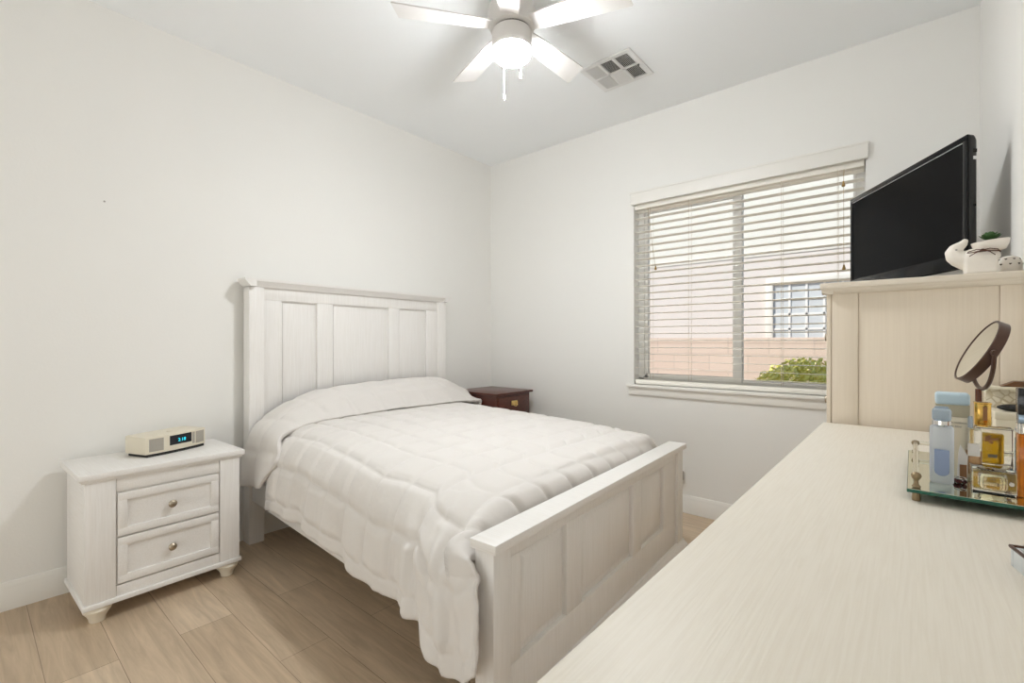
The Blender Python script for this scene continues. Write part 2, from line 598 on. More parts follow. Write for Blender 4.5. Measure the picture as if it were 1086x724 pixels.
for lx in (1.53, 1.80, 2.345, 2.62):
    b = MB()
    for yy in (0.0045, 0.0575):
        b.box(lx - 0.0012, lx + 0.0012, yy - 0.0006, yy + 0.0006, 0.876 - z0, 2.09 - z0)
    b.build('ladder_cord', 'cordpale', bl, smooth=False)
for (xa, xb, zz, yy) in ((1.515, 1.575, 1.66, -0.006), (2.648, 2.65, 1.555, -0.006), (2.652, 2.648, 2.01, -0.010)):
    c = MB().tube([(xa, 0.0, 2.085 - z0), (xa * 0.4 + xb * 0.6, yy, (zz + 0.15) - z0 if zz < 1.9 else zz + .03 - z0), (xb, yy, zz - z0)], 0.0013, 6) \
        .build('pull_cord', 'cord', bl)
    MB().lathe([(0.0, 0.028), (0.004, 0.026), (0.005, 0.018), (0.0085, 0.006), (0.0085, 0.001), (0.006, -0.002), (0, -0.002)], 16,
               Matrix.Translation((xb, yy, zz - 0.02 - z0))).build('tassel', 'tassel', c)

# ------------------------------------------------------------------ outside
g = struct(MB().box(-6, 9, TH, 12, -0.35, -0.25).build('ground_outside', 'gravel', smooth=False))
fence = tag(MB().box(-6, 9, 2.3, 2.45, -0.25, 1.12).box(-6, 9, 2.296, 2.454, 1.12, 1.18, 0.004).build('garden_wall', 'block', smooth=False),
            'low pinkish block wall outside, between the window and the house', 'garden wall')
hs = thing('neighbor_house', 'pale stucco house, pinker below than above, beyond the block wall outside the window', 'house', (0, 5.0, -0.25))
MB().box(-7, 9, 0.004, 0.3, 0, 2.75).build('lower_wall', 'stucco2', hs, smooth=False)  # lower wall pinker and a little darker than the upper
MB().box(-7, 9, 0.0, 0.3, 2.75, 4.4).build('upper_wall', 'stucco', hs, smooth=False)
MB().box(-7, 9, -0.008, 0.0, 2.72, 2.80, 0.003).build('band', 'stucco', hs)
MB().box(-7, 9, -0.12, 0.4, 4.4, 4.5, 0.01).build('roof', 'tile', hs)
hw = MB()
hx0, hx1, hz0, hz1 = 1.30, 2.40, 0.9, 2.25
hw.box(hx0 - 0.10, hx1 + 0.10, -0.045, 0.003, hz1, hz1 + 0.10, 0.01).box(hx0 - 0.10, hx1 + 0.10, -0.045, 0.003, hz0 - 0.1, hz0, 0.01)
hw.box(hx0 - 0.10, hx0, -0.045, 0.003, hz0, hz1, 0.01).box(hx1, hx1 + 0.10, -0.045, 0.003, hz0, hz1, 0.01)
hwo = hw.build('window', 'stucco', hs)
MB().box(hx0, hx1, -0.012, 0.003, hz0, hz1).build('pane', 'neighbor_glass', hwo, smooth=False)
b = MB()
for i in range(1, 5):
    x = hx0 + (hx1 - hx0) * i / 5
    b.box(x - 0.014, x + 0.014, -0.025, -0.012, hz0, hz1)
for i in range(1, 6):
    z = hz0 + (hz1 - hz0) * i / 6
    b.box(hx0, hx1, -0.025, -0.012, z - 0.014, z + 0.014)
b.build('muntins', 'trim', hwo, smooth=False)

bush = thing('bush', 'yellow-green rounded bush in front of the block wall outside', 'bush', (2.30, 1.45, -0.25))
b = MB()
for k in range(5):
    a = k * 1.3
    b.tube([(0, 0, 0), (0.12 * math.cos(a), 0.12 * math.sin(a), 0.35), (0.35 * math.cos(a), 0.25 * math.sin(a), 0.8)], [0.02, 0.015, 0.006], 6)
b.build('stem', 'bark', bush)
bm = bmesh.new()
rr = random.Random(3)
for k in range(7500):
    u, v_ = rr.random() * 2 * PI, rr.random() * 2 - 1
    s_ = math.sqrt(1 - v_ * v_)
    rad = (0.55 + 0.45 * rr.random() ** 0.5) * (1 + 0.18 * math.sin(3 * u + 1) * s_)
    c = Vector((0.62 * s_ * math.cos(u) * rad, 0.42 * s_ * math.sin(u) * rad, 0.74 + 0.50 * v_ * rad))
    q = Vector((rr.random() - .5, rr.random() - .5, rr.random() - .5)).normalized()
    t1 = q.orthogonal().normalized()
    t2 = q.cross(t1)
    l, w = 0.028, 0.015
    f = [bm.verts.new(c + t1 * l), bm.verts.new(c + t2 * w + q * .004), bm.verts.new(c - t1 * l), bm.verts.new(c - t2 * w + q * .004)]
    bm.faces.new(f)
mbx = MB()
mbx.bm.free()
mbx.bm = bm
mbx.build('foliage', 'leaf', bush, smooth=False)

# ------------------------------------------------------------------ bed
HB_A, FB_A = math.radians(0.8), math.radians(2.75)
bed = thing('bed', 'white wooden bed with panelled headboard and footboard under a white comforter', 'bed', (1.05, -1.42, 0))
BO = Vector((1.05, -1.42, 0))


def frame_at(o, px, py, a):
    o.parent = bed
    o.location = Vector((px, py, 0)) - BO
    o.rotation_euler = (0, 0, a)
    return o


# local frame of head/foot board: x across the bed (0 at the camera-side edge), y depth (0 = front face, + back), z up
def board(name, w, z0, z1, post_w, stiles, rail_top, rail_bot, depth, posts_to_floor, raised, mat='wood_v'):
    """main mesh = rails and stiles; returns object"""
    b = MB()
    t = 0.012
    b.box(post_w, w - post_w, t, t + 0.030, rail_top, z1, 0.002)
    b.box(post_w, w - post_w, t, t + 0.030, z0, rail_bot, 0.002)
    for (a0, a1) in stiles:
        b.box(a0, a1, t, t + 0.030, rail_bot, rail_top, 0.002)
    return b.build(name, mat)


# headboard
w = 1.475
hbw = board('headboard', w, 0.30, 1.452, 0.082, ((0.082, 0.185), (0.405, 0.510), (0.940, 1.030), (1.285, w - 0.082)), 1.380, 0.62, 0.09, True, False)
for k, (a0, a1) in enumerate(((0.183, 0.407), (0.508, 0.942), (1.028, 1.287))):
    p = MB().box(a0, a1, 0.030, 0.040, 0.61, 1.384).box(a0 + 0.012, a1 - 0.012, 0.025, 0.033, 0.62, 1.370, 0.004).build('panel', 'wood_v', hbw)
for (a0, a1) in ((0.0, 0.082), (w - 0.082, w)):
    MB().box(a0, a1, 0.0, 0.080, 0.0, 1.452, 0.003).build('post', 'wood_v', hbw)
CR = [(0.085, 1.452), (-0.004, 1.452), (-0.006, 1.458), (-0.014, 1.464), (-0.020, 1.474), (-0.030, 1.482), (-0.032, 1.496), (0.085, 1.496)]
b = MB()
b.prism(CR, 'x', -0.004, w + 0.004)
for sgn, x0 in ((-1, 0.0), (1, w)):
    rev = [(x0 + sgn * (-p[0]), p[1]) for p in CR[1:-1]]
    rev = [(x0 - sgn * 0.03, 1.452)] + [(x0 + sgn * (-q[0]), q[1]) for q in CR[1:7]] + [(x0 - sgn * 0.03, 1.496)]
    b.prism(rev, 'y', -0.030, 0.085)
b.build('crown_moulding', 'wood_y', hbw)
# front face looks to +x of the room: local x -> world +y, local y(back) -> world -x
def place_board(o, px, py, a):
    frame_at(o, px, py, PI / 2 + a)


place_board(hbw, 0.112, -2.098, HB_A)

# footboard (front face away from the mattress, towards +x): local x -> world +y, local back -> world -x
w = 1.535
fbw = board('footboard', w, 0.09, 0.585, 0.075, ((0.075, 0.135), (0.392, 0.490), (0.930, 1.018), (1.287, 1.46)), 0.540, 0.235, 0.07, False, True)
for k, (a0, a1) in enumerate(((0.133, 0.394), (0.488, 0.932), (1.016, 1.289))):
    p = MB()
    p.box(a0, a1, 0.030, 0.042, 0.225, 0.55)
    p.frustum(a0 + 0.012, a1 - 0.012, 0.25, 0.527, 0.031, 0.0165, 0.022)
    p.build('panel', 'wood_v', fbw)
for (a0, a1) in ((0.0, 0.075), (w - 0.075, w)):
    MB().box(a0, a1, 0.0, 0.066, 0.075, 0.585, 0.003).build('post', 'wood_v', fbw)
MB().box(-0.012, w + 0.012, -0.016, 0.076, 0.585, 0.611, 0.003).build('cap_rail', 'wood_y', fbw)
b = MB()
bp = [(0.060, 0.062), (-0.018, 0.062), (-0.022, 0.068), (-0.022, 0.088), (-0.014, 0.096), (-0.004, 0.104), (0.0, 0.112), (0.060, 0.112)]
b.prism(bp, 'x', -0.014, w + 0.014)
b.build('base_moulding', 'wood_y', fbw)
FT = [(0.0, 0.0), (0.022, 0.0), (0.026, 0.004), (0.027, 0.012), (0.030, 0.022), (0.038, 0.034), (0.040, 0.042), (0.036, 0.049), (0.030, 0.052), (0.036, 0.056), (0.038, 0.062), (0, 0.062)]
for fx in (0.045, w - 0.045):
    MB().lathe(FT, 24, Matrix.Translation((fx, 0.03, 0))).build('foot', 'foot', fbw)
place_board(fbw, 2.098, -2.232, FB_A)
# side rails
for ya, yb in ((-2.070, -2.175), (-0.66, -0.735)):
    L_ = 1.955 if ya < -1 else 1.90
    d = Vector((L_, yb - ya, 0))
    o = MB().box(0, d.length - 0.02, -0.012, 0.012, 0.245, 0.375, 0.003).build('side_rail', 'wood_y', bed)
    o.location = Vector((0.110, ya, 0)) - BO
    o.rotation_euler = (0, 0, math.atan2(d.y, d.x))
b = MB()
for k in range(9):
    x = 0.3 + k * 0.19
    b.box(x - 0.04, x + 0.04, -2.06 - .05 * (x - .1), -0.675 - .04 * (x - .1), 0.262, 0.28)
o = b.build('slat_base', 'wood_y', bed)
o.location = -BO
mt = MB()
mt.prism([(0.135, -2.020), (1.86, -2.10), (1.80, -0.80), (0.135, -0.70)], 'z', 0.281, 0.610, 0.04)
tag(mt.build('mattress', 'mattress'), 'white mattress under the quilted comforter on the bed', 'mattress')


# ------------------------------------------------------------------ comforter
def smooth01(t):
    t = min(1.0, max(0.0, t))
    return t * t * (3 - 2 * t)


def interp(x, xs, ys):
    return float(np.interp(x, xs, ys))


def yl(x):
    return -2.040 - 0.062 * (x - 0.1)


def yr(x):
    return -0.665 - 0.052 * (x - 0.1)


def catmull(P, n):
    """resample control points P (k x 2) by arc length to n points"""
    P = np.array(P, float)
    Q = np.vstack([2 * P[0] - P[1], P, 2 * P[-1] - P[-2]])
    out = []
    for i in range(1, len(Q) - 2):
        p0, p1, p2, p3 = Q[i - 1], Q[i], Q[i + 1], Q[i + 2]
        for t in np.linspace(0, 1, 24, endpoint=False):
            out.append(0.5 * ((2 * p1) + (-p0 + p2) * t + (2 * p0 - 5 * p1 + 4 * p2 - p3) * t * t + (-p0 + 3 * p1 - 3 * p2 + p3) * t ** 3))
    out.append(Q[-2])
    out = np.array(out)
    d = np.r_[0, np.cumsum(np.linalg.norm(np.diff(out, axis=0), axis=1))]
    s = np.linspace(0, d[-1], n)
    return np.c_[np.interp(s, d, out[:, 0]), np.interp(s, d, out[:, 1])], s


def grid_mesh(name, V, mat, parent, thick):
    nr, nc = V.shape[:2]
    bm = bmesh.new()
    vs_ = [[bm.verts.new(V[i, j]) for j in range(nc)] for i in range(nr)]
    for i in range(nr - 1):
        for j in range(nc - 1):
            bm.faces.new((vs_[i][j], vs_[i + 1][j], vs_[i + 1][j + 1], vs_[i][j + 1]))
    bmesh.ops.recalc_face_normals(bm, faces=bm.faces)
    if sum(f.normal.z for f in bm.faces) < 0:
        bmesh.ops.reverse_faces(bm, faces=bm.faces)
    m = MB()
    m.bm.free()
    m.bm = bm
    o = m.build(name, mat, parent, angle=180)
    so = o.modifiers.new('thickness', 'SOLIDIFY')
    so.thickness = thick
    so.offset = -1
    return o


def normals_of(V):
    du = np.gradient(V, axis=0)
    dv = np.gradient(V, axis=1)
    n = np.cross(dv, du)
    n /= np.linalg.norm(n, axis=2, keepdims=True) + 1e-9
    sgn = np.sign(n[..., 2].sum())
    return n * (sgn if sgn != 0 else 1)


def nz(x, y, z=0.0):
    return noise.noise(Vector((x, y, z)))


def quilt(p, q, amp):
    """puff height of a stitched box at box coordinates p, q"""
    a = abs(math.sin(PI * p))
    c = abs(math.sin(PI * q))
    return amp * (min(1, a * 2.0) ** 0.62) * (min(1, c * 2.0) ** 0.62)


XE_L, XE_R = 2.020, 1.948      # back face of the footboard, camera side and window side


def x_end(y):
    return interp(y, [-2.24, -0.70], [XE_L, XE_R])


def ztop(x):
    return interp(x, [0.3, 0.7, 1.3, 1.6, 1.85, 2.0], [0.690, 0.688, 0.683, 0.677, 0.668, 0.655])


HEMX = [0.30, 0.42, 0.55, 0.80, 1.12, 1.50, 1.70, 1.82, 1.87, 1.95, 2.05, 2.12]
HEMZ = [0.255, 0.275, 0.300, 0.312, 0.300, 0.268, 0.285, 0.300, 0.250, 0.235, 0.245, 0.330]


def make_comforter():
    nr, nc = 260, 330
    X0 = 0.40
    V = np.zeros((nr, nc, 3))
    S = np.zeros((nr, nc))
    ts = np.linspace(0, 1, nr)
    for i, t in enumerate(ts):
        x = X0 + t * (2.105 - X0)         # nominal station, for the drape side
        zt = ztop(min(x, 2.0))
        a, c = yl(min(x, 2.05)), yr(min(x, 2.05))
        fl = -0.058 * smooth01((x - 1.60) / 0.42)
        hem = interp(x, HEMX, HEMZ)
        wv = 0.010 * math.sin(x * 17) + 0.008 * math.sin(x * 31 + 1)
        wv2 = 0.010 * smooth01((x - 1.72) / 0.1) * math.sin((x - 1.72) * 26)
        ctrl = [(c + 0.095, 0.42), (c + 0.09, 0.55), (c + 0.03, zt - 0.075), (c - 0.06, zt - 0.012), (c - 0.25, zt),
                ((a + c) / 2, zt + 0.004), (a + 0.30, zt), (a + 0.13, zt - 0.008), (a + 0.035, zt - 0.040),
                (a - 0.020 + fl * .5, zt - 0.105), (a - 0.050 + fl, 0.50 + (hem - .28) * .3),
                (a - 0.068 + fl + wv * .6 + wv2, (0.50 + hem) / 2), (a - 0.078 + fl * 1.15 + wv + wv2, hem)]
        P, s = catmull(ctrl, nc)
        for j in range(nc):
            y, z = P[j]
            V[i, j] = (x, y, z)
            S[i, j] = s[j]
    zend = V[-1, :, 2].copy()
    # pull the top in front of the footboard, tuck it down behind the cap
    for i, t in enumerate(ts):
        for j in range(nc):
            x, y, z = V[i, j]
            a = yl(min(x, 2.05))
            wt = 1.0 - smooth01((a + 0.03 - y) / 0.075)     # 1 on the top, 0 on the drape
            xe = x_end(y) - 0.026
            xn = X0 + t * (xe - X0)
            xd = X0 + t * (interp(zend[j], [0.36, 0.46, 0.53, 0.60, 0.66], [2.105, 2.095, 2.066, 2.008, 2.000]) - X0)
            x2 = xd * (1 - wt) + xn * wt
            k = (xn - (xe - 0.07)) / 0.07
            if k > 0:
                z -= wt * 0.11 * (1 - math.sqrt(max(0, 1 - min(1, k) ** 2)))
            pull = smooth01((x2 - 1.90) / 0.09) * (1 - wt)
            y += pull * (min(y, interp(z, [0.57, 0.66], [-2.262, -2.19])) - y)
            V[i, j] = (x2, y, z)
    nrm = normals_of(V)
    for i in range(nr):
        for j in range(nc):
            x, y, z = V[i, j]
            s = S[i, -1] - S[i, j]                        # arc from the camera-side hem
            p = (x - 0.405) / 0.168
            hemband = 0.058
            if s < hemband:
                h = 0.006 * min(1, abs(math.sin(PI * s / hemband)) * 1.6) + 0.004 * nz(x * 24, s * 9)
            else:
                q = (s - hemband) / 0.163
                amp = 0.0165
                if z > 0.64:
                    amp = 0.0125
                h = quilt(p + 0.05 * nz(x * 3, y * 3, 5), q + 0.05 * nz(x * 3, y * 3, 1), amp)
            # creases that run down the side and round the corner
            k = smooth01((yl(min(x, 2.05)) + 0.12 - y) / 0.15)
            h += 0.004 * k * nz(x * 26, z * 5, 3) + 0.0030 * nz(x * 9, y * 9, z * 9)
            cx = smooth01((x - 1.62) / 0.2) * k
            h += 0.011 * cx * math.sin(x * 62 + z * 20 + 2 * nz(x * 5, z * 5))
            if x > 1.97 and y < -2.18:
                h = max(0.0, h) * 0.6
            V[i, j] += nrm[i, j] * h
    return V


cm = grid_mesh('comforter', make_comforter(), 'fabric', None, 0.012)
tag(cm, 'white quilted comforter spread over the bed and hanging down its near side', 'comforter')
cm2 = cm


def make_flap():
    nr, nc = 70, 190
    V = np.zeros((nr, nc, 3))
    S = np.zeros((nr, nc))
    HY = [-2.13, -2.06, -1.95, -1.76, -1.55, -1.20, -0.95, -0.80, -0.66, -0.56, -0.50]
    HZ = [0.64, 0.695, 0.765, 0.838, 0.858, 0.872, 0.872, 0.855, 0.800, 0.730, 0.66]
    for i in range(nr):
        t = i / (nr - 1)                    # 0 at headboard, 1 at the crease
        hump = interp(t, [0, 0.15, 0.35, 0.6, 0.8, 0.92, 1.0], [0.94, 0.985, 1.0, 0.90, 0.62, 0.30, 0.12])
        pts = []
        for y, z in zip(HY[::-1], HZ[::-1]):
            y2 = y - 0.055 * smooth01((t - .45) / .5) * smooth01((y + 0.85) / 0.2)
            pts.append((y2, 0.672 + max(-0.03, (z - 0.672)) * hump + 0.008 * smooth01((t - .5) / .4)))
        ctrl = [(-0.535 + .0, 0.44), (-0.545, 0.54)] + [p for p in pts if -2.05 < p[0] < -0.52] + \
               [(-2.075, 0.655 + 0.02 * hump), (-2.118, 0.58), (-2.145, 0.48), (-2.152 - .012 * math.sin(t * 9), interp(t, [0, .5, 1], [0.355, 0.372, 0.395]))]
        ctrl[0] = (-0.575, 0.44)
        ctrl[1] = (-0.575, 0.54)
        sh = 0.055 * smooth01((t - .45) / .5)
        ctrl[0] = (-0.575 - sh, 0.44)
        ctrl[1] = (-0.575 - sh, 0.54)
        P, s = catmull(ctrl, nc)
        for j in range(nc):
            y, z = P[j]
            xe = 0.405 + 0.075 * smooth01((-1.55 - y) / 0.5) + 0.012 * math.sin(y * 11) + 0.010 * smooth01((y + 1.1) / 0.5)
            xe += 0.05 * smooth01((0.66 - z) / 0.1) * (1 if y < -1.5 else 0) - 0.13 * smooth01((0.56 - z) / 0.18) * (1 if y < -1.5 else 0)
            x0 = 0.142
            V[i, j] = (x0 + t * (xe - x0), y, z)
            S[i, j] = s[j]
    nrm = normals_of(V)
    for i in range(nr):
        t = i / (nr - 1)
        for j in range(nc):
            x, y, z = V[i, j]
            s = S[i, -1] - S[i, j]
            h = quilt((x - 0.14) / 0.19 + .1, s / 0.19, 0.009)
            h += 0.005 * nz(x * 7, y * 7, 2) + 0.003 * nz(x * 22, y * 10, z * 9)
            h += 0.007 * smooth01((t - .75) / .25) * (0.4 + nz(y * 9, 1, 7))
            V[i, j] += nrm[i, j] * h
    return V


fl = grid_mesh('turned_back_edge', make_flap(), 'fabric', cm, 0.022)
fl['label'] = 'upper end of the comforter drawn over the pillows'

# ------------------------------------------------------------------ nightstand
NA = math.radians(1.9)
ns = thing('nightstand', 'white two-drawer nightstand standing left of the bed with a radio on it', 'nightstand', (0.452, -2.846, 0), PI / 2 + NA)
# local: x along the front (0..0.616), y depth (0 front .. 0.385 back), z up
w, dp = 0.612, 0.400
b = MB()
b.box(0.022, w - 0.022, 0.030, dp - 0.01, 0.075, 0.576, 0.002)
b.box(0.120, w - 0.108, 0.018, 0.04, 0.520, 0.576, 0.002)
b.box(0.120, w - 0.108, 0.018, 0.04, 0.085, 0.130, 0.002)
b.build('case', 'wood_y', ns)
for (a0, a1) in ((0.020, 0.118), (w - 0.106, w - 0.020)):
    MB().box(a0, a1, 0.014, 0.045, 0.085, 0.576, 0.002).build('stile', 'wood_v', ns)
MB().box(0.0, w, 0.0, dp + 0.004, 0.585, 0.611, 0.004).box(0.008, w - 0.008, 0.008, dp, 0.574, 0.586, 0.003).build('top', 'wood_y', ns)
MB().box(0.012, w - 0.012, 0.006, dp - 0.004, 0.066, 0.086, 0.004).build('plinth', 'wood_y', ns)
FT2 = [(0.0, 0.0), (0.025, 0.0), (0.027, 0.004), (0.028, 0.014), (0.034, 0.028), (0.045, 0.042), (0.048, 0.052), (0.044, 0.060), (0.038, 0.066), (0, 0.066)]
for fx in (0.066, w - 0.062):
    for fy in (0.055, dp - 0.06):
        MB().lathe(FT2, 28, Matrix.Translation((fx, fy, 0))).build('foot', 'foot', ns)
for z0_, z1_ in ((0.334, 0.512), (0.138, 0.326)):
    x0, x1 = 0.124, w - 0.112
    d = MB()
    d.box(x0, x1, 0.022, 0.034, z0_, z1_)
    fr = 0.032
    d.box(x0, x1, 0.012, 0.024, z1_ - fr, z1_, 0.0025)
    d.box(x0, x1, 0.012, 0.024, z0_, z0_ + fr, 0.0025)
    d.box(x0, x0 + fr, 0.012, 0.024, z0_ + fr * .9, z1_ - fr * .9, 0.0025)
    d.box(x1 - fr, x1, 0.012, 0.024, z0_ + fr * .9, z1_ - fr * .9, 0.0025)
    do = d.build('drawer', 'wood_y', ns)
    MB().lathe([(0, -0.004), (0.007, -0.004), (0.007, 0.010), (0.012, 0.014), (0.016, 0.019), (0.0165, 0.023), (0.013, 0.028), (0.006, 0.031), (0, 0.0315)], 24,
               Matrix.Translation(((x0 + x1) / 2, 0.022, (z0_ + z1_) / 2)) @ Matrix.Rotation(PI / 2, 4, 'X')).build('knob', 'knob', do)

# clock radio
rd = thing('clock_radio', 'ivory clock radio with cyan digits on the white nightstand', 'radio', (0.285, -2.602, 0.611), PI / 2 + math.radians(21))
rw, rdp, rh = 0.288, 0.150, 0.092


def bowed(x0, x1, front_sag, yb, z0, z1, n=12):
    pts = []
    for k in range(n + 1):
        x = x0 + (x1 - x0) * k / n
        u = (x - rw / 2) / (rw / 2)
        pts.append((x, -front_sag * (1 - u * u)))
    pts += [(x1, yb * .9), (x1 - 0.02, yb), (x0 + 0.02, yb), (x0, yb * .9)]
    return pts


MB().prism(bowed(0, rw, 0.014, rdp, 0, 0), 'z', 0.012, rh, 0.004).build('body', 'radio', rd)
MB().prism(bowed(0.008, rw - 0.008, 0.010, rdp - 0.012, 0, 0), 'z', 0.0, 0.012).build('base', 'rubber', rd)


def curve_panel(x0, x1, z0, z1, off, th, n=8):
    pts = []
    for k in range(n + 1):
        x = x0 + (x1 - x0) * k / n
        u = (x - rw / 2) / (rw / 2)
        pts.append((x, -0.014 * (1 - u * u) - off))
    pts += [(p[0], p[1] + th) for p in reversed(pts)]
    return MB().prism(pts, 'z', z0, z1)


curve_panel(0.016, 0.075, 0.024, 0.082, 0.0010, 0.004).build('speaker_grille', 'grille', rd)
curve_panel(0.232, 0.278, 0.024, 0.082, 0.0010, 0.004).build('speaker_grille', 'grille', rd)
curve_panel(0.102, 0.208, 0.038, 0.083, 0.0012, 0.004).build('display', 'display', rd)
curve_panel(0.213, 0.226, 0.026, 0.082, 0.0008, 0.003).build('button_strip', 'grille', rd)
text_mesh('digits', '2:18', 0.022, 'digits', rd, (0.158, -0.0158, 0.051), (PI / 2, 0, 0))
MB().lathe([(0, 0), (0.012, 0), (0.012, 0.003), (0, 0.003)], 20, Matrix.Translation((rw * .52, 0.06, rh - 0.0005))).build('button', 'radio', rd)

# ------------------------------------------------------------------ mahogany table
mt_ = thing('night_table', 'small dark mahogany night table in the corner beyond the bed', 'table', (0.545, -0.520, 0), PI / 2)
# local: x along the front (+y world), y depth to the wall (-x world)
w, dp = 0.405, 0.44
MB().box(-0.02, w + 0.02, -0.02, dp + 0.01, 0.728, 0.745, 0.004).build('top', 'mahogany', mt_)
b = MB()
b.box(0, w, 0.004, dp, 0.555, 0.728, 0.002)
b.build('case', 'mahogany', mt_)
do = MB().box(0.02, w - 0.02, -0.006, 0.01, 0.575, 0.712, 0.003).build('drawer', 'mahogany', mt_)
pl = MB()
pl.box(w / 2 - 0.035, w / 2 + 0.035, -0.009, -0.005, 0.640, 0.676, 0.002)
pl.tube([(w / 2 - 0.025, -0.012, 0.66), (w / 2 - 0.022, -0.02, 0.642), (w / 2, -0.022, 0.634), (w / 2 + 0.022, -0.02, 0.642), (w / 2 + 0.025, -0.012, 0.66)], 0.004, 8)
pl.ball((w / 2 - 0.026, -0.012, 0.662), 0.007)
pl.ball((w / 2 + 0.026, -0.012, 0.662), 0.007)
pl.build('drawer_pull', 'brass', do)
for fx in (0.025, w - 0.025):
    for fy in (0.025, dp - 0.025):
        MB().lathe([(0, 0), (0.012, 0), (0.016, 0.3), (0.022, 0.56), (0, 0.56)], 12, Matrix.Translation((fx, fy, 0))).build('leg', 'mahogany', mt_)

# outlets on the window wall
for (ox, oz, lab) in ((1.745, 0.245, 'white wall outlet with a grey plug beyond the footboard'),
                      (0.600, 0.595, 'white wall outlet with a grey plug beside the mahogany table')):
    ol = thing('wall_outlet', lab, 'outlet', (ox, 0, oz))
    if oz > .5:
        ol.location.x = 0.345
    MB().box(-0.035, 0.035, -0.006, 0, -0.057, 0.057, 0.002).build('plate', 'outlet', ol)
    MB().box(-0.004, 0.030, -0.045, -0.006, -0.030, 0.032, 0.008).build('plug', 'plug', ol)

# ------------------------------------------------------------------ ceiling fan
FX, FY = 1.583, -1.555
fan = thing('ceiling_fan', 'white five-blade ceiling fan with a lit globe and pull chains', 'ceiling fan', (FX, FY, H))


def zr(z):
    return z - H


MB().lathe([(0, zr(H)), (0.080, zr(H)), (0.082, zr(2.70)), (0.070, zr(2.655)), (0.060, zr(2.64)), (0, zr(2.64))], 40).build('canopy', 'fan_white', fan)
MB().lathe([(0, zr(2.645)), (0.060, zr(2.645)), (0.098, zr(2.625)), (0.106, zr(2.60)), (0.106, zr(2.55)), (0.098, zr(2.528)), (0.086, zr(2.522)), (0, zr(2.522))], 48).build('motor_housing', 'fan_white', fan)
MB().lathe([(0, zr(2.523)), (0.080, zr(2.523)), (0.080, zr(2.512)), (0, zr(2.512))], 40).build('housing_gap', 'fan_gap', fan)
MB().lathe([(0, zr(2.513)), (0.086, zr(2.513)), (0.088, zr(2.505)), (0.088, zr(2.436)), (0.084, zr(2.430)), (0, zr(2.430))], 48).build('light_kit', 'fan_white', fan)
MB().lathe([(0.080, zr(2.432)), (0.0860, zr(2.430)), (0.0852, zr(2.420)), (0.080, zr(2.407)), (0.070, zr(2.396)), (0.052, zr(2.388)), (0.028, zr(2.384)), (0, zr(2.383))], 48).build('globe', 'globe', fan)
for k in range(5):
    a = math.radians(40.5 - 23.4 + 72 * k)
    bm = bmesh.new()
    prof = [(0.075, 0.036), (0.12, 0.042), (0.16, 0.047), (0.30, 0.053), (0.45, 0.058), (0.515, 0.0595), (0.520, 0.056)]
    up, lo = [], []
    L_ = []
    for r, hw_ in prof:
        L_.append((r, hw_))
    outline = [(r, h) for r, h in L_] + [(r - (0.028 if i == 0 else 0.028 * 0), -h) for i, (r, h) in enumerate(reversed(L_))]
    outline = [(r, h) for r, h in L_] + [(r - 0.03 * max(0, (r - .4) / .12), -h) for r, h in reversed(L_)]
    t0 = [bm.verts.new((r, h, 0.003)) for r, h in outline]
    t1 = [bm.verts.new((r, h, -0.003)) for r, h in outline]
    bm.faces.new(t0)
    bm.faces.new(t1[::-1])
    n_ = len(outline)
    for i in range(n_):
        j = (i + 1) % n_
        bm.faces.new((t0[j], t0[i], t1[i], t1[j]))
    bmesh.ops.recalc_face_normals(bm, faces=bm.faces)
    m = MB()
    m._add(bm, Matrix.Translation((0, 0, zr(2.537))) @ Matrix.Rotation(a, 4, 'Z') @ Matrix.Rotation(math.radians(-11), 4, 'X'))
    m.build('blade', 'fan_white', fan, smooth=False)
for (cx, cy, ln, col) in ((-0.080, 0.040, 0.172, 'fan_white'), (-0.0216, 0.087, 0.072, 'fan_white')):
    a = math.atan2(cy, cx)
    x, y = 0.091 * math.cos(a), 0.091 * math.sin(a)
    c = MB().tube([(x * .9, y * .9, zr(2.46)), (x, y, zr(2.455)), (x, y, zr(2.455 - ln))], 0.0016, 6).build('pull_chain', col, fan)
    MB().lathe([(0, 0.0), (0.004, 0.001), (0.0055, 0.006), (0.0045, 0.026), (0.002, 0.032), (0, 0.032)], 14,
               Matrix.Translation((x, y, zr(2.455 - ln - 0.030)))).build('pendant', 'fan_white', c)

# ------------------------------------------------------------------ ceiling vent
vt = thing('ceiling_vent', 'white six-panel air vent in the ceiling beside the fan', 'vent', (1.605, -0.63, H))
vw, vh = 0.162, 0.158
b = MB()
zt0, zt1 = -0.010, 0.0
ix, iy = 0.132, 0.130
b.box(-vw, vw, -vh, -iy, zt0, zt1, 0.002).box(-vw, vw, iy, vh, zt0, zt1, 0.002)
b.box(-vw, -ix, -iy, iy, zt0, zt1, 0.002).box(ix, vw, -iy, iy, zt0, zt1, 0.002)
bw = 0.008
for cx in (-ix / 3, ix / 3):
    b.box(cx - bw, cx + bw, -iy, iy, zt0 + .001, zt1, 0.001)
b.box(-ix, ix, -bw, bw, zt0 + .001, zt1, 0.001)
b.build('frame', 'vent', vt)
MB().box(-ix, ix, -iy, iy, -0.0012, -0.0002).build('duct_backing', 'duct', vt, smooth=False)
cols = [(-ix, -ix / 3 - bw), (-ix / 3 + bw, ix / 3 - bw), (ix / 3 + bw, ix)]
rows = [(-iy, -bw), (bw, iy)]
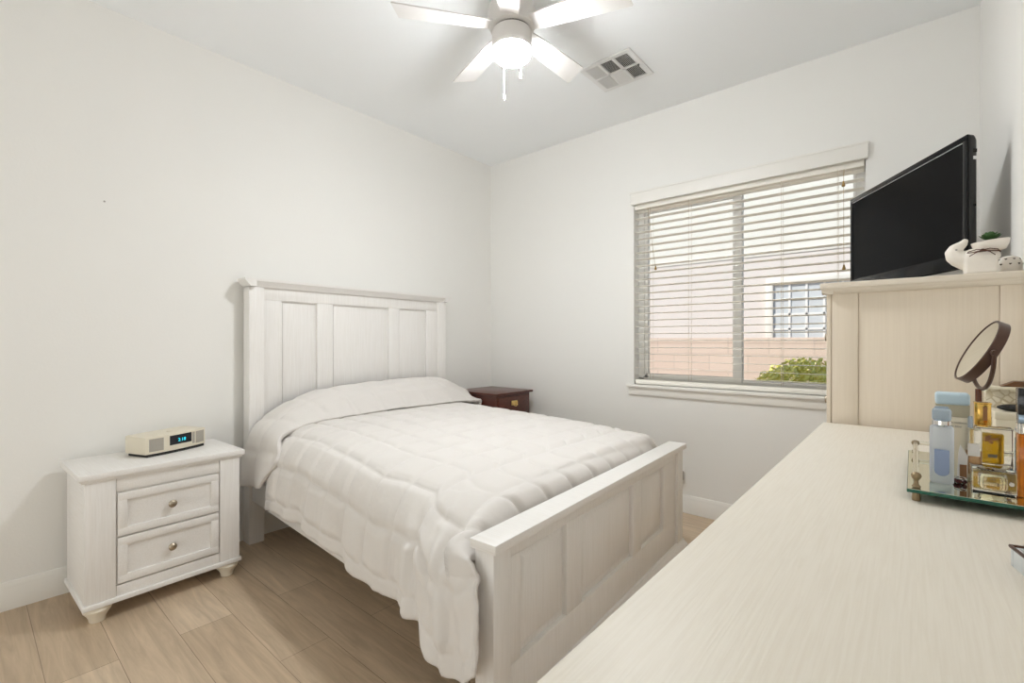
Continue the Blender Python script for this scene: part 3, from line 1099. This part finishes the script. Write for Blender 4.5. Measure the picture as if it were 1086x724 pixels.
for ci, (xa, xb) in enumerate(cols):
    for ri, (ya, yb) in enumerate(rows):
        b = MB()
        if ci == 1:
            n = 12
            ang = -35 if ri == 1 else 35
            for k in range(n):
                y = ya + (yb - ya) * (k + 0.5) / n
                b.box(xa, xb, -0.0058, 0.0058, -0.0006, 0.0006, 0, 1, Matrix.Translation((0, y, -0.0058)) @ Matrix.Rotation(math.radians(ang), 4, 'X'))
        else:
            n = 9
            ang = -48 if ci == 0 else 48
            for k in range(n):
                x = xa + (xb - xa) * (k + 0.5) / n
                b.box(-0.0058, 0.0058, ya, yb, -0.0006, 0.0006, 0, 1, Matrix.Translation((x, 0, -0.0058)) @ Matrix.Rotation(math.radians(ang), 4, 'Y'))
        b.build('louvre', 'vent', vt, smooth=False)
MB().box(ix - 0.002, ix + 0.010, 0.002, 0.008, -0.02, -0.008, 0.001).build('damper_lever', 'duct', vt)

# small nail mark on the headboard wall
nl = MB().lathe([(0, 0), (0.004, 0), (0.0045, 0.003), (0.002, 0.005), (0, 0.005)], 12, Matrix.Rotation(PI / 2, 4, 'Y')).build('wall_nail', 'plug')
nl.location = (0, -2.70, 1.81)
tag(nl, 'single small nail in the wall above the nightstand', 'nail')

# ------------------------------------------------------------------ tall chest
CX0, CX1, CY0, CY1 = 2.722, 3.176, -1.300, -0.260
ch = thing('tall_chest', 'tall cream wooden chest by the window with the television on top', 'chest of drawers', (CX0, CY0, 0))
cw, cd = CX1 - CX0, CY1 - CY0
b = MB()
b.box(0.013, cw - 0.004, 0.006, cd - 0.006, 0.09, 1.296)
b.build('case', 'chest_v', ch, smooth=False)
for yy in (0.0, cd - 0.014):
    sgn = 1 if yy == 0 else -1
    MB().box(0.0145, 0.0835, yy, yy + 0.014, 0.09, 1.296, 0.0012).box(0.397, cw, yy, yy + 0.014, 0.09, 1.296, 0.0012) \
        .box(0.085, 0.3955, yy + (0.0025 if sgn > 0 else -0.0025), yy + 0.014, 0.09, 1.296, 0.001).build('side_panel', 'chest_v', ch)
MB().box(0.0, 0.013, -0.0005, 0.06, 0.09, 1.296, 0.0015).build('front_stile', 'chest_v', ch)
MB().box(0.0, 0.013, cd - 0.06, cd, 0.09, 1.296, 0.0015).build('front_stile', 'chest_v', ch)
MB().box(-0.016, cw + 0.002, -0.016, cd + 0.016, 1.3125, 1.332, 0.0025).build('top', 'chest_y', ch)
co = MB()
cp = [(0.0, 1.296), (-0.001, 1.2965), (-0.006, 1.300), (-0.012, 1.307), (-0.013, 1.3125), (0.0, 1.3125)]
co.prism([(p, z) for p, z in cp] + [(0.02, 1.3125), (0.02, 1.296)], 'x', -0.012, cw)
co.prism([(p, z) for p, z in cp] + [(0.02, 1.3125), (0.02, 1.296)], 'y', -0.012, cd + 0.012)
co.build('cornice', 'chest_y', ch)
for k in range(5):
    z0_ = 0.12 + k * 0.232
    do = MB().box(-0.006, 0.012, 0.065, cd - 0.065, z0_, z0_ + 0.222, 0.003).build('drawer', 'chest_v', ch)
    for yy in (0.27, cd - 0.27):
        MB().lathe([(0, 0), (0.007, 0), (0.007, 0.014), (0.016, 0.022), (0.014, 0.030), (0, 0.033)], 20,
                   Matrix.Translation((-0.005, yy, z0_ + 0.11)) @ Matrix.Rotation(-PI / 2, 4, 'Y')).build('knob', 'knob', do)
MB().box(-0.006, cw, -0.006, cd + 0.006, 0.055, 0.09, 0.004).build('plinth', 'chest_v', ch)
for fx in (0.05, cw - 0.05):
    for fy in (0.05, cd - 0.05):
        MB().lathe([(r * 0.9, z * 0.055 / 0.062) for r, z in FT], 20, Matrix.Translation((fx, fy, 0))).build('foot', 'foot', ch)

# ------------------------------------------------------------------ dresser
DX0, DX1, DY0, DY1 = 2.715, 3.176, -2.98, -1.318
dr = thing('dresser', 'long low dresser with a pale wood top in the foreground', 'dresser', (DX0, DY0, 0))
dw, dl = DX1 - DX0, DY1 - DY0
MB().box(0.0, dw, 0.0, dl, 0.852, 0.880, 0.003).build('top', 'top_y', dr)
MB().box(0.022, dw, 0.012, dl - 0.006, 0.09, 0.852, 0.002).build('case', 'wood_y', dr)
for r_ in range(3):
    for c_ in range(3):
        ya = 0.03 + c_ * (dl - 0.05) / 3
        yb = ya + (dl - 0.05) / 3 - 0.012
        za = 0.12 + r_ * 0.243
        zb_ = za + 0.232
        d = MB().box(0.014, 0.026, ya, yb, za, zb_, 0.001)
        d.box(0.006, 0.016, ya, yb, zb_ - 0.032, zb_, 0.002).box(0.006, 0.016, ya, yb, za, za + 0.032, 0.002)
        d.box(0.006, 0.016, ya, ya + 0.032, za + .03, zb_ - .03, 0.002).box(0.006, 0.016, yb - 0.032, yb, za + .03, zb_ - .03, 0.002)
        do = d.build('drawer', 'wood_y', dr)
        MB().lathe([(0, 0), (0.007, 0), (0.007, 0.014), (0.016, 0.022), (0.014, 0.030), (0, 0.033)], 20,
                   Matrix.Translation((0.016, (ya + yb) / 2, (za + zb_) / 2)) @ Matrix.Rotation(-PI / 2, 4, 'Y')).build('knob', 'knob', do)
MB().box(0.010, dw, 0.004, dl, 0.06, 0.09, 0.003).build('plinth', 'wood_y', dr)
for fx in (0.06, dw - 0.06):
    for fy in (0.07, dl - 0.07):
        MB().lathe([(r, z * 0.06 / 0.062) for r, z in FT], 20, Matrix.Translation((fx, fy, 0))).build('foot', 'foot', dr)

# ------------------------------------------------------------------ television
tv = thing('television', 'black flat television angled on top of the tall chest', 'television', (2.8945, -0.6445, 1.332), math.atan2(-0.867, 0.497))
tw = 0.373
TB, TT = 0.058, 0.500


# shell: front edge wide, curving back
b = bmesh.new()
secs = [(0.0, 0.0), (0.0035, -0.002), (0.016, 0.0), (0.026, 0.008), (0.034, 0.022), (0.042, 0.05), (0.062, 0.09), (0.070, 0.13)]
rings = []
for yy, ins in secs:
    rings.append([b.verts.new((x, yy, z)) for x, z in rrect(-tw + ins, tw - ins, TB + ins * .8, TT - ins, max(0.014 - ins * 0.05, 0.006))])
n_ = len(rings[0])
for i in range(len(rings) - 1):
    for k in range(n_):
        l = (k + 1) % n_
        b.faces.new((rings[i][k], rings[i][l], rings[i + 1][l], rings[i + 1][k]))
b.faces.new(rings[-1])
b.faces.new(rings[0])
bmesh.ops.recalc_face_normals(b, faces=b.faces)
MB()._add(b).build('back_shell', 'tvside', tv)
fr = MB()
f0 = 0.022
fr.box(-tw, tw, -0.006, 0.0, TT - f0, TT, 0.003).box(-tw, tw, -0.006, 0.0, TB, TB + 0.05, 0.003)
fr.box(-tw, -tw + f0, -0.006, 0.0, TB + 0.04, TT - 0.016, 0.003).box(tw - f0, tw, -0.006, 0.0, TB + 0.04, TT - 0.016, 0.003)
fr.build('bezel', 'tv', tv)
MB().box(-tw + f0, tw - f0, -0.0035, -0.0005, TB + 0.05, TT - f0).build('screen', 'screen', tv, smooth=False)
MB().box(-tw + f0 + 0.0, tw - f0, -0.0068, -0.0040, TT - f0 - 0.0018, TT - f0 + 0.0004).build('trim_line', 'silver', tv, smooth=False)
MB().box(-0.05, 0.05, 0.012, 0.05, 0.014, 0.10, 0.006).build('neck', 'tv', tv)
st = MB().lathe([(0, 0), (1.0, 0), (1.0, 0.55), (0.97, 0.85), (0.9, 1.0), (0.2, 1.25), (0, 1.25)], 48)
for v in st.bm.verts:
    v.co = Vector((v.co.x * 0.215, v.co.y * 0.112 + 0.020, v.co.z * 0.013))
st.build('stand_base', 'tv', tv)
MB().box(tw - 0.002, tw + 0.0008, 0.009, 0.020, TT - 0.085, TT - 0.074).build('sticker', 'label', tv, smooth=False)
MB().box(tw - 0.002, tw + 0.0012, 0.010, 0.022, TT - 0.062, TT - 0.050, 0.001).build('side_button', 'tv', tv)
MB().box(tw - 0.002, tw + 0.0012, 0.010, 0.020, TB + 0.20, TB + 0.21, 0.001).build('side_button', 'tv', tv)

# ------------------------------------------------------------------ animal planter
ap = thing('animal_planter', 'white carved animal planter with brown twine bow and green succulent', 'planter', (3.086, -1.255, 1.332))


def remesh(o, vox, it=4):
    r = o.modifiers.new('remesh', 'REMESH')
    r.mode = 'VOXEL'
    r.voxel_size = vox
    r.use_smooth_shade = True
    s_ = o.modifiers.new('smooth', 'SMOOTH')
    s_.iterations = it
    s_.factor = 0.6


b = MB()
b.box(-0.036, 0.032, -0.026, 0.028, 0.0, 0.055, 0.006)                  # block of legs and belly
b.ball((-0.005, 0, 0.052), (0.045, 0.030, 0.026))
b.tube([(-0.022, 0, 0.030), (-0.034, 0, 0.040), (-0.046, 0, 0.050), (-0.055, 0, 0.060), (-0.0575, 0, 0.070), (-0.053, 0, 0.080), (-0.044, 0, 0.088), (-0.036, 0, 0.095), (-0.031, 0, 0.106)],
       [0.020, 0.022, 0.023, 0.022, 0.0205, 0.017, 0.013, 0.010, 0.006], 16)
o = b.build('body', 'ceramic', ap)
remesh(o, 0.0028)
for sy in (-1, 1):
    MB().ball((-0.053, sy * 0.0185, 0.075), (0.0028, 0.0024, 0.0028)).build('eye', 'plug', ap)
pt = MB()
PX = 0.018
pp = [(0.0, 0.0), (0.70, 0.0), (0.80, 0.10), (0.93, 0.55), (1.0, 1.0), (0.93, 1.0), (0.80, 0.75), (0, 0.72)]
pt.lathe(pp, 40)
for v in pt.bm.verts:
    x, y, z = v.co
    v.co = Vector((PX + x * 0.040, y * 0.034, 0.068 + z * 0.026 + x * 0.004 * z))
pt.build('pot', 'ceramic', ap)
ps = MB().lathe([(0, 0.0), (0.030, 0.0), (0.028, 0.004), (0, 0.005)], 24, Matrix.Translation((PX, 0, 0.088)))
ps.build('soil', 'soil', ap)
lf = MB()
for ring, (nn, tilt, ln_, wd) in enumerate(((8, 25, 0.029, 0.0095), (7, 48, 0.027, 0.009), (5, 70, 0.025, 0.008))):
    for k in range(nn):
        a = 2 * PI * k / nn + ring * 0.4
        m = Matrix.Translation((PX, 0, 0.096)) @ Matrix.Rotation(a, 4, 'Z') @ Matrix.Rotation(-math.radians(tilt), 4, 'Y')
        bl_ = bmesh.new()
        bmesh.ops.create_uvsphere(bl_, u_segments=10, v_segments=8, radius=1)
        for v in bl_.verts:
            f_ = (v.co.x + 1) / 2
            wv = 0.55 + 0.9 * f_ - 0.9 * f_ ** 4
            v.co = Vector((ln_ * f_, v.co.y * wd * wv, v.co.z * 0.0035 * (1.2 - f_) + 0.004 * f_ * f_))
        lf._add(bl_, m)
lf.build('succulent', 'succ', ap)
tw_ = MB()
tw_.tube([(0.004 + 0.034 * math.cos(a), 0.031 * math.sin(a), 0.063) for a in np.linspace(0, 2 * PI, 30, endpoint=False)], 0.0016, 6, closed=True)
bx = 0.0
yy = -0.034
tw_.tube([(bx, yy, 0.066), (bx - 0.012, yy - .003, 0.069), (bx - 0.030, yy - .002, 0.063), (bx - 0.032, yy - .002, 0.060), (bx - 0.016, yy - .003, 0.062), (bx, yy, 0.066)], 0.0013, 6)
tw_.tube([(bx, yy, 0.066), (bx + 0.014, yy - .003, 0.069), (bx + 0.030, yy - .002, 0.065), (bx + 0.033, yy - .002, 0.060), (bx + 0.018, yy - .003, 0.062), (bx, yy, 0.066)], 0.0013, 6)
tw_.tube([(bx, yy, 0.066), (bx - 0.014, yy - .003, 0.060), (bx - 0.027, yy - .001, 0.051)], 0.0013, 6)
tw_.tube([(bx, yy, 0.066), (bx + 0.014, yy - .003, 0.060), (bx + 0.025, yy - .001, 0.050)], 0.0013, 6)
tw_.ball((bx, yy - .001, 0.066), (0.005, 0.003, 0.004))
tw_.build('twine_bow', 'twine', ap)

ph = thing('pierced_holder', 'white round holder pierced with small hearts, right of the animal planter', 'candle holder', (3.1465, -1.195, 1.332))
q = MB()
q.lathe([(0, 0), (0.024, 0), (0.026, 0.004), (0.0275, 0.022), (0.0275, 0.030), (0.026, 0.040), (0.021, 0.049), (0.012, 0.054), (0, 0.055)], 40)
q.build('body', 'ceramic', ph)


def heart(s):
    pts = []
    for k in range(20):
        a = 2 * PI * k / 20
        pts.append((s * math.sin(a) ** 3, s * (0.8 * math.cos(a) - 0.3 * math.cos(2 * a) - 0.12 * math.cos(3 * a) - 0.06 * math.cos(4 * a))))
    return pts


q = MB()
for (zz, offs) in ((0.030, (0, 1, 2, 3, 4, 5, 6, 7, 8)), (0.044, (0.5, 1.5, 2.5, 3.5, 4.5, 5.5, 6.5, 7.5, 8.5))):
    for k in offs:
        a = 2 * PI * k / 9
        r = 0.0272 if zz < .04 else 0.0235
        bm2 = bmesh.new()
        fv = [bm2.verts.new((x, -0.0009, z)) for x, z in heart(0.0030)]
        gv = [bm2.verts.new((x, 0.003, z)) for x, z in heart(0.0030)]
        bm2.faces.new(fv)
        bm2.faces.new(gv[::-1])
        for i in range(20):
            bm2.faces.new((fv[i], fv[(i + 1) % 20], gv[(i + 1) % 20], gv[i]))
        m = Matrix.Rotation(a, 4, 'Z') @ Matrix.Translation((0, -r, zz)) @ Matrix.Rotation(math.radians(0 if zz < .04 else -38), 4, 'X')
        q._add(bm2, m)
q.build('heart_cutouts', 'hole', ph, smooth=False)

# ------------------------------------------------------------------ vanity mirror
T0 = 0.880
vm = thing('vanity_mirror', 'round bronze vanity mirror tilted on its stand on the dresser', 'mirror', (3.050, -1.655, T0))
MB().lathe([(0, 0), (0.044, 0), (0.046, 0.003), (0.044, 0.008), (0.020, 0.012), (0.009, 0.018), (0, 0.018)], 36).build('base', 'bronze', vm)
MB().lathe([(0, 0.014), (0.0055, 0.014), (0.0055, 0.156), (0, 0.156)], 16).build('stem', 'bronzewood', vm)
nrm = Vector((-0.885, -0.13, 0.45)).normalized()
axis = Vector((0.25, -0.97, 0)).normalized()          # pivot axis, horizontal
axis = (axis - nrm * axis.dot(nrm))
axis.z = 0
axis.normalize()
up_ = nrm.cross(axis).normalized()
if up_.z < 0:
    up_ = -up_
nrm = axis.cross(up_)
if nrm.x > 0:
    nrm = -nrm
pc = Vector((0.0045, 0, 0.239))
R_ = 0.074
rot = Matrix((( axis.x, up_.x, nrm.x, 0), (axis.y, up_.y, nrm.y, 0), (axis.z, up_.z, nrm.z, 0), (0, 0, 0, 1)))
mm = Matrix.Translation(pc) @ rot
MB().lathe([(R_ - 0.0045, 0.0095), (R_ - 0.003, 0.0103), (R_, 0.0092), (R_, -0.0092), (R_ - 0.003, -0.0103), (R_ - 0.0045, -0.0095), (R_ - 0.0045, 0.0095)], 64, mm, cap=False).build('rim', 'bronze', vm)
MB().lathe([(0, 0.0085), (R_ - 0.004, 0.0085), (R_ - 0.004, -0.0085), (0, -0.0085)], 64, mm).build('glass', 'mirror', vm)
fk = MB()
arc = []
for k in range(25):
    a = PI + PI * k / 24
    arc.append(pc + axis * (math.cos(a) * (R_ + 0.006)) + Vector((0, 0, 1)) * (math.sin(a) * (R_ + 0.008)))
fk.tube(arc, 0.0042, 8)
for s_ in (-1, 1):
    fk.tube([pc + axis * s_ * (R_ - 0.002), pc + axis * s_ * (R_ + 0.014)], 0.006, 12)
fk.build('fork', 'bronze', vm)

# ------------------------------------------------------------------ tray and perfumes
tr = thing('perfume_tray', 'mirrored glass tray with brass corner posts holding perfumes on the dresser', 'tray', (2.930, -2.128, T0))
tx, ty = 0.226, 0.358
MB().box(0, tx, 0, ty, 0.015, 0.0205, 0.0006).build('glass_plate', 'green_edge', tr, smooth=False)
MB().box(0.001, tx - 0.001, 0.001, ty - 0.001, 0.0203, 0.0212).build('mirror_surface', 'traymirror', tr, smooth=False)
for px in (0.012, tx - 0.012):
    for py in (0.014, ty - 0.014):
        MB().lathe([(0, 0), (0.0055, 0), (0.006, 0.004), (0.005, 0.0155), (0.0045, 0.0215), (0.006, 0.0225), (0.006, 0.024), (0.0035, 0.027), (0.003, 0.033), (0.0060, 0.0375), (0.0072, 0.041), (0.0060, 0.0445), (0.003, 0.0465), (0, 0.047)], 20,
                   Matrix.Translation((px, py, 0))).build('post', 'old_brass', tr)
for (pa, pb) in (((0.012, 0.014), (0.012, ty - 0.014)), ((tx - 0.012, 0.014), (tx - 0.012, ty - 0.014)), ((0.012, ty - 0.014), (tx - 0.012, ty - 0.014))):
    MB().tube([(*pa, 0.0415), (*pb, 0.0415)], 0.0042, 12).build('rail', 'rod', tr)
TZ = T0 + 0.0212


def rot_box_thing(name, label, cat, x, y, deg, group=None):
    return thing(name, label, cat, (x, y, TZ), math.radians(deg), group)


# frosted blue bottle
fb = rot_box_thing('perfume_bottle', 'tall frosted bottle of blue perfume with pale blue cap at the tray front', 'perfume', 2.9752, -2.0505, 0)
MB().box(-0.0155, 0.0155, -0.0095, 0.0095, 0.0, 0.098, 0.0045, 4).build('bottle', 'frost', fb)
MB().prism([(-0.0095, 0.058), (-0.0095, 0.022)] + [(-0.0095 * math.cos(a), 0.022 - 0.0085 * math.sin(a)) for a in np.linspace(0.2, PI - 0.2, 9)] + [(0.0095, 0.022), (0.0095, 0.058)], 'y', -0.0098, 0.0085).build('perfume', 'bluefluid', fb)
MB().lathe([(0, 0.097), (0.0100, 0.097), (0.0125, 0.100), (0.0125, 0.107), (0, 0.107)], 24).build('collar', 'chrome', fb)
MB().box(-0.0125, 0.0125, -0.0090, 0.0090, 0.1065, 0.128, 0.005, 4).box(-0.009, 0.009, -0.006, 0.006, 0.127, 0.1305, 0.001).build('cap', 'bluecap', fb)

# boxed perfume with pale blue lid
bx_ = rot_box_thing('perfume_box', 'cream perfume box with pale blue lid behind the frosted bottle', 'box', 2.9925, -1.957, 0)
MB().box(-0.0225, 0.0225, -0.018, 0.018, 0.0, 0.105, 0.001).build('carton', 'boxcream', bx_)
MB().box(-0.0227, 0.0227, -0.0182, 0.0182, 0.1052, 0.127, 0.0005).build('band', 'boxband', bx_)
MB().box(-0.0232, 0.0232, -0.0188, 0.0188, 0.1262, 0.148, 0.005, 4).build('lid', 'paleblue', bx_)
text_mesh('lettering', 'DOLCE & GABBANA', 0.0038, 'print', bx_, (0.002, -0.0182, 0.094), (PI / 2, 0, 0))
text_mesh('lettering', 'light blue', 0.0052, 'print', bx_, (0.002, -0.0182, 0.087), (PI / 2, 0, 0), shear=0.3)

# small peach bottle
pb_ = rot_box_thing('perfume_bottle', 'small clear bottle of peach perfume left of the yellow bottle', 'perfume', 3.0195, -1.976, 0)
MB().box(-0.0107, 0.0107, -0.008, 0.008, 0.0, 0.089, 0.005, 4).build('bottle', 'clear', pb_)
MB().box(-0.0080, 0.0080, -0.0055, 0.0055, 0.006, 0.050, 0.003, 3).build('perfume', 'peach', pb_)
MB().box(-0.0078, 0.0078, -0.0086, -0.0080, 0.040, 0.062, 0.0002).build('label_sticker', 'paper', pb_)
MB().lathe([(0, 0.0885), (0.0036, 0.0885), (0.0036, 0.104), (0.0030, 0.109), (0, 0.109)], 18, Matrix.Translation((-0.004, 0, 0))).build('cap', 'bluecap', pb_)

# yellow bottle with gold cap
yb_ = rot_box_thing('perfume_bottle', 'square glass bottle of yellow perfume with a tall gold cap', 'perfume', 3.0535, -1.870, 0)
MB().box(-0.0270, 0.0270, -0.015, 0.015, 0.0, 0.080, 0.0045, 4).build('bottle', 'clear', yb_)
MB().box(-0.0185, 0.0135, -0.0095, 0.0095, 0.012, 0.068, 0.003, 3).build('perfume', 'yellowfluid', yb_)
fl_ = MB()
for (dx, dz, r1, r2) in ((-.006, .057, .0045, .004), (-.010, .060, .003, .003), (-.001, .058, .004, .0025), (0.004, .060, .0025, .0015), (-.004, .052, .003, .0025), (-.011, .055, .003, .002), (-.007, .062, .0025, .003)):
    fl_.ball((dx, -0.0155, dz), (r1, 0.0006, r2))
fl_.build('emblem', 'brownprint', yb_)
MB().box(-0.008, 0.004, -0.0157, -0.0149, 0.024, 0.030).build('label_sticker', 'print', yb_, smooth=False)
MB().box(-0.0260, -0.0030, -0.011, 0.011, 0.082, 0.1235, 0.0015).box(-0.0268, -0.0022, -0.0118, 0.0118, 0.1225, 0.1255, 0.001).build('cap', 'gold', yb_)
MB().box(-0.0145, -0.0085, -0.0113, -0.0109, 0.092, 0.118).build('cap_slot', 'brownprint', yb_, smooth=False)
MB().lathe([(0, 0.0795), (0.008, 0.0795), (0.008, 0.083), (0, 0.083)], 18, Matrix.Translation((-0.0145, 0, 0))).build('collar', 'gold', yb_)

# clear glass block
cb = rot_box_thing('glass_block', 'clear glass block bottle lying at the front edge of the tray', 'perfume', 3.0350, -2.064, 0)
MB().box(-0.0245, 0.0245, -0.026, 0.026, 0.0, 0.0385, 0.0015, 2).build('bottle', 'clear', cb)
MB().box(-0.0150, 0.0150, -0.016, 0.016, 0.008, 0.029, 0.004, 3).build('perfume', glass('pale_amber', (0.96, 0.86, 0.62), 0.03, 1.36, 1.0), cb)
MB().lathe([(0, -0.003), (0.003, -0.003), (0.003, 0.003), (0, 0.003)], 14, Matrix.Translation((0.019, -0.022, 0.021)) @ Matrix.Rotation(PI / 2, 4, 'X')).build('stopper', 'chrome', cb)

# amber bottle with black cap
ab = rot_box_thing('perfume_bottle', 'tall amber perfume bottle with black cap at the right of the tray', 'perfume', 3.0825, -2.070, 0)
MB().box(-0.0210, 0.0210, -0.0125, 0.0125, 0.0, 0.099, 0.002, 2).build('bottle', 'amber', ab)
MB().box(-0.0210, 0.0210, -0.0125, 0.0125, 0.0995, 0.116, 0.002, 2).build('shoulder', 'clear', ab)
MB().lathe([(0, 0.0997), (0.0035, 0.0997), (0.0035, 0.1157), (0, 0.1157)], 16, Matrix.Translation((-0.014, -0.006, 0))).build('stem', 'chrome', ab)
MB().box(-0.0205, 0.0205, -0.0120, 0.0120, 0.1162, 0.1292, 0.001).build('collar', 'steel_blue', ab)
MB().box(-0.0210, 0.0210, -0.0125, 0.0125, 0.1294, 0.170, 0.0015).build('cap', 'blackgloss', ab)

# folded paper card
cd_ = rot_box_thing('paper_card', 'small folded white paper card with brown print on the tray', 'card', 3.001, -2.022, 8)
k_ = MB().prism([(-0.0055, 0.0), (0.0075, 0.0), (0.0085, 0.046), (-0.001, 0.064), (-0.0035, 0.050)], 'y', -0.0005, 0.0005)
k_.build('card', 'paper', cd_, smooth=False)
MB().box(-0.002, 0.007, -0.0012, -0.0006, 0.006, 0.030).build('print', 'brownprint', cd_, smooth=False)

ea = thing('bead_earring', 'dark red bead earring lying on the tray beside the card', 'earring', (2.997, -2.040, TZ))
e = MB()
for (dx, dy) in ((0, 0), (0.007, 0.004), (0.002, 0.008), (-0.005, 0.006)):
    e.ball((dx, dy, 0.004), 0.004)
e.build('beads', 'garnet', ea)
MB().tube([(0.002 + 0.008 * math.cos(a), 0.004 + 0.008 * math.sin(a), 0.0095) for a in np.linspace(0, 2 * PI, 20, endpoint=False)], 0.0009, 6, closed=True).build('hoop', 'chrome', ea)

sb = rot_box_thing('perfume_bottle', 'small blue glass bottle half hidden behind the yellow one', 'perfume', 3.0945, -1.835, 30)
MB().lathe([(0, 0), (0.013, 0), (0.014, 0.004), (0.013, 0.050), (0.006, 0.062), (0.006, 0.066), (0, 0.066)], 8).build('bottle', 'blueglass', sb, smooth=False)
MB().lathe([(0, 0.066), (0.006, 0.066), (0.010, 0.074), (0.007, 0.084), (0, 0.086)], 6).build('stopper', 'blueglass', sb, smooth=False)

# boxes at the back of the dresser
jb = thing('jewellery_box', 'marbled cream box with open dark wooden lid against the chest', 'box', (3.127, -1.3475, T0))
MB().box(-0.042, 0.042, -0.028, 0.028, 0.0, 0.138, 0.002).build('case', 'marbled', jb)
m = Matrix.Translation((0.0, 0.028, 0.116)) @ Matrix.Rotation(math.radians(28), 4, 'X')
o = MB().box(-0.044, 0.044, -0.058, 0.002, 0.0, 0.007, 0.001, 2, Matrix.Translation((0.0, 0.0, 0.1385))).build('rim_plate', 'boxcream', jb)
MB().prism([(-0.016, 0.1455), (0.010, 0.160), (0.042, 0.160), (0.042, 0.1455)], 'y', -0.040, 0.0, 0.001).build('lid', 'boxwood', jb)
kb = thing('keepsake_box', 'low plain cream box in front of the marbled box', 'box', (3.126, -1.462, T0))
MB().box(-0.034, 0.034, -0.034, 0.034, 0.0, 0.072, 0.002).build('case', 'boxcream', kb)
MB().box(-0.036, 0.036, -0.036, 0.036, 0.072, 0.092, 0.002).build('lid', 'boxcream', kb)
pc_ = MB().ball((0, 0, 0.009), (0.032, 0.016, 0.009)).build('glasses_case', 'blackgloss')
pc_.location = (3.126, -1.475, T0 + 0.0922)
pc_.rotation_euler = (0, 0, math.radians(12))
tag(pc_, 'slim black case lying on the low cream box', 'case')

# dish at the right edge
ds = thing('trinket_dish', 'small square grey dish with dark rim near the dresser edge', 'dish', (3.086, -2.375, T0), math.radians(14))
b = MB()
for (x0, x1, y0, y1) in ((-0.05, 0.05, -0.05, -0.044), (-0.05, 0.05, 0.044, 0.05), (-0.05, -0.044, -0.044, 0.044), (0.044, 0.05, -0.044, 0.044)):
    b.box(x0, x1, y0, y1, 0.0, 0.022, 0.001)
b.box(-0.046, 0.046, -0.046, 0.046, 0.0, 0.005)
b.build('dish', 'ceramic_grey', ds)
b = MB()
b.tube([(-0.05, -0.05, 0.0225), (-0.05, 0.05, 0.0225), (0.05, 0.05, 0.0225), (0.05, -0.05, 0.0225)], 0.0022, 6, closed=True)
b.build('rim', 'bronze', ds)
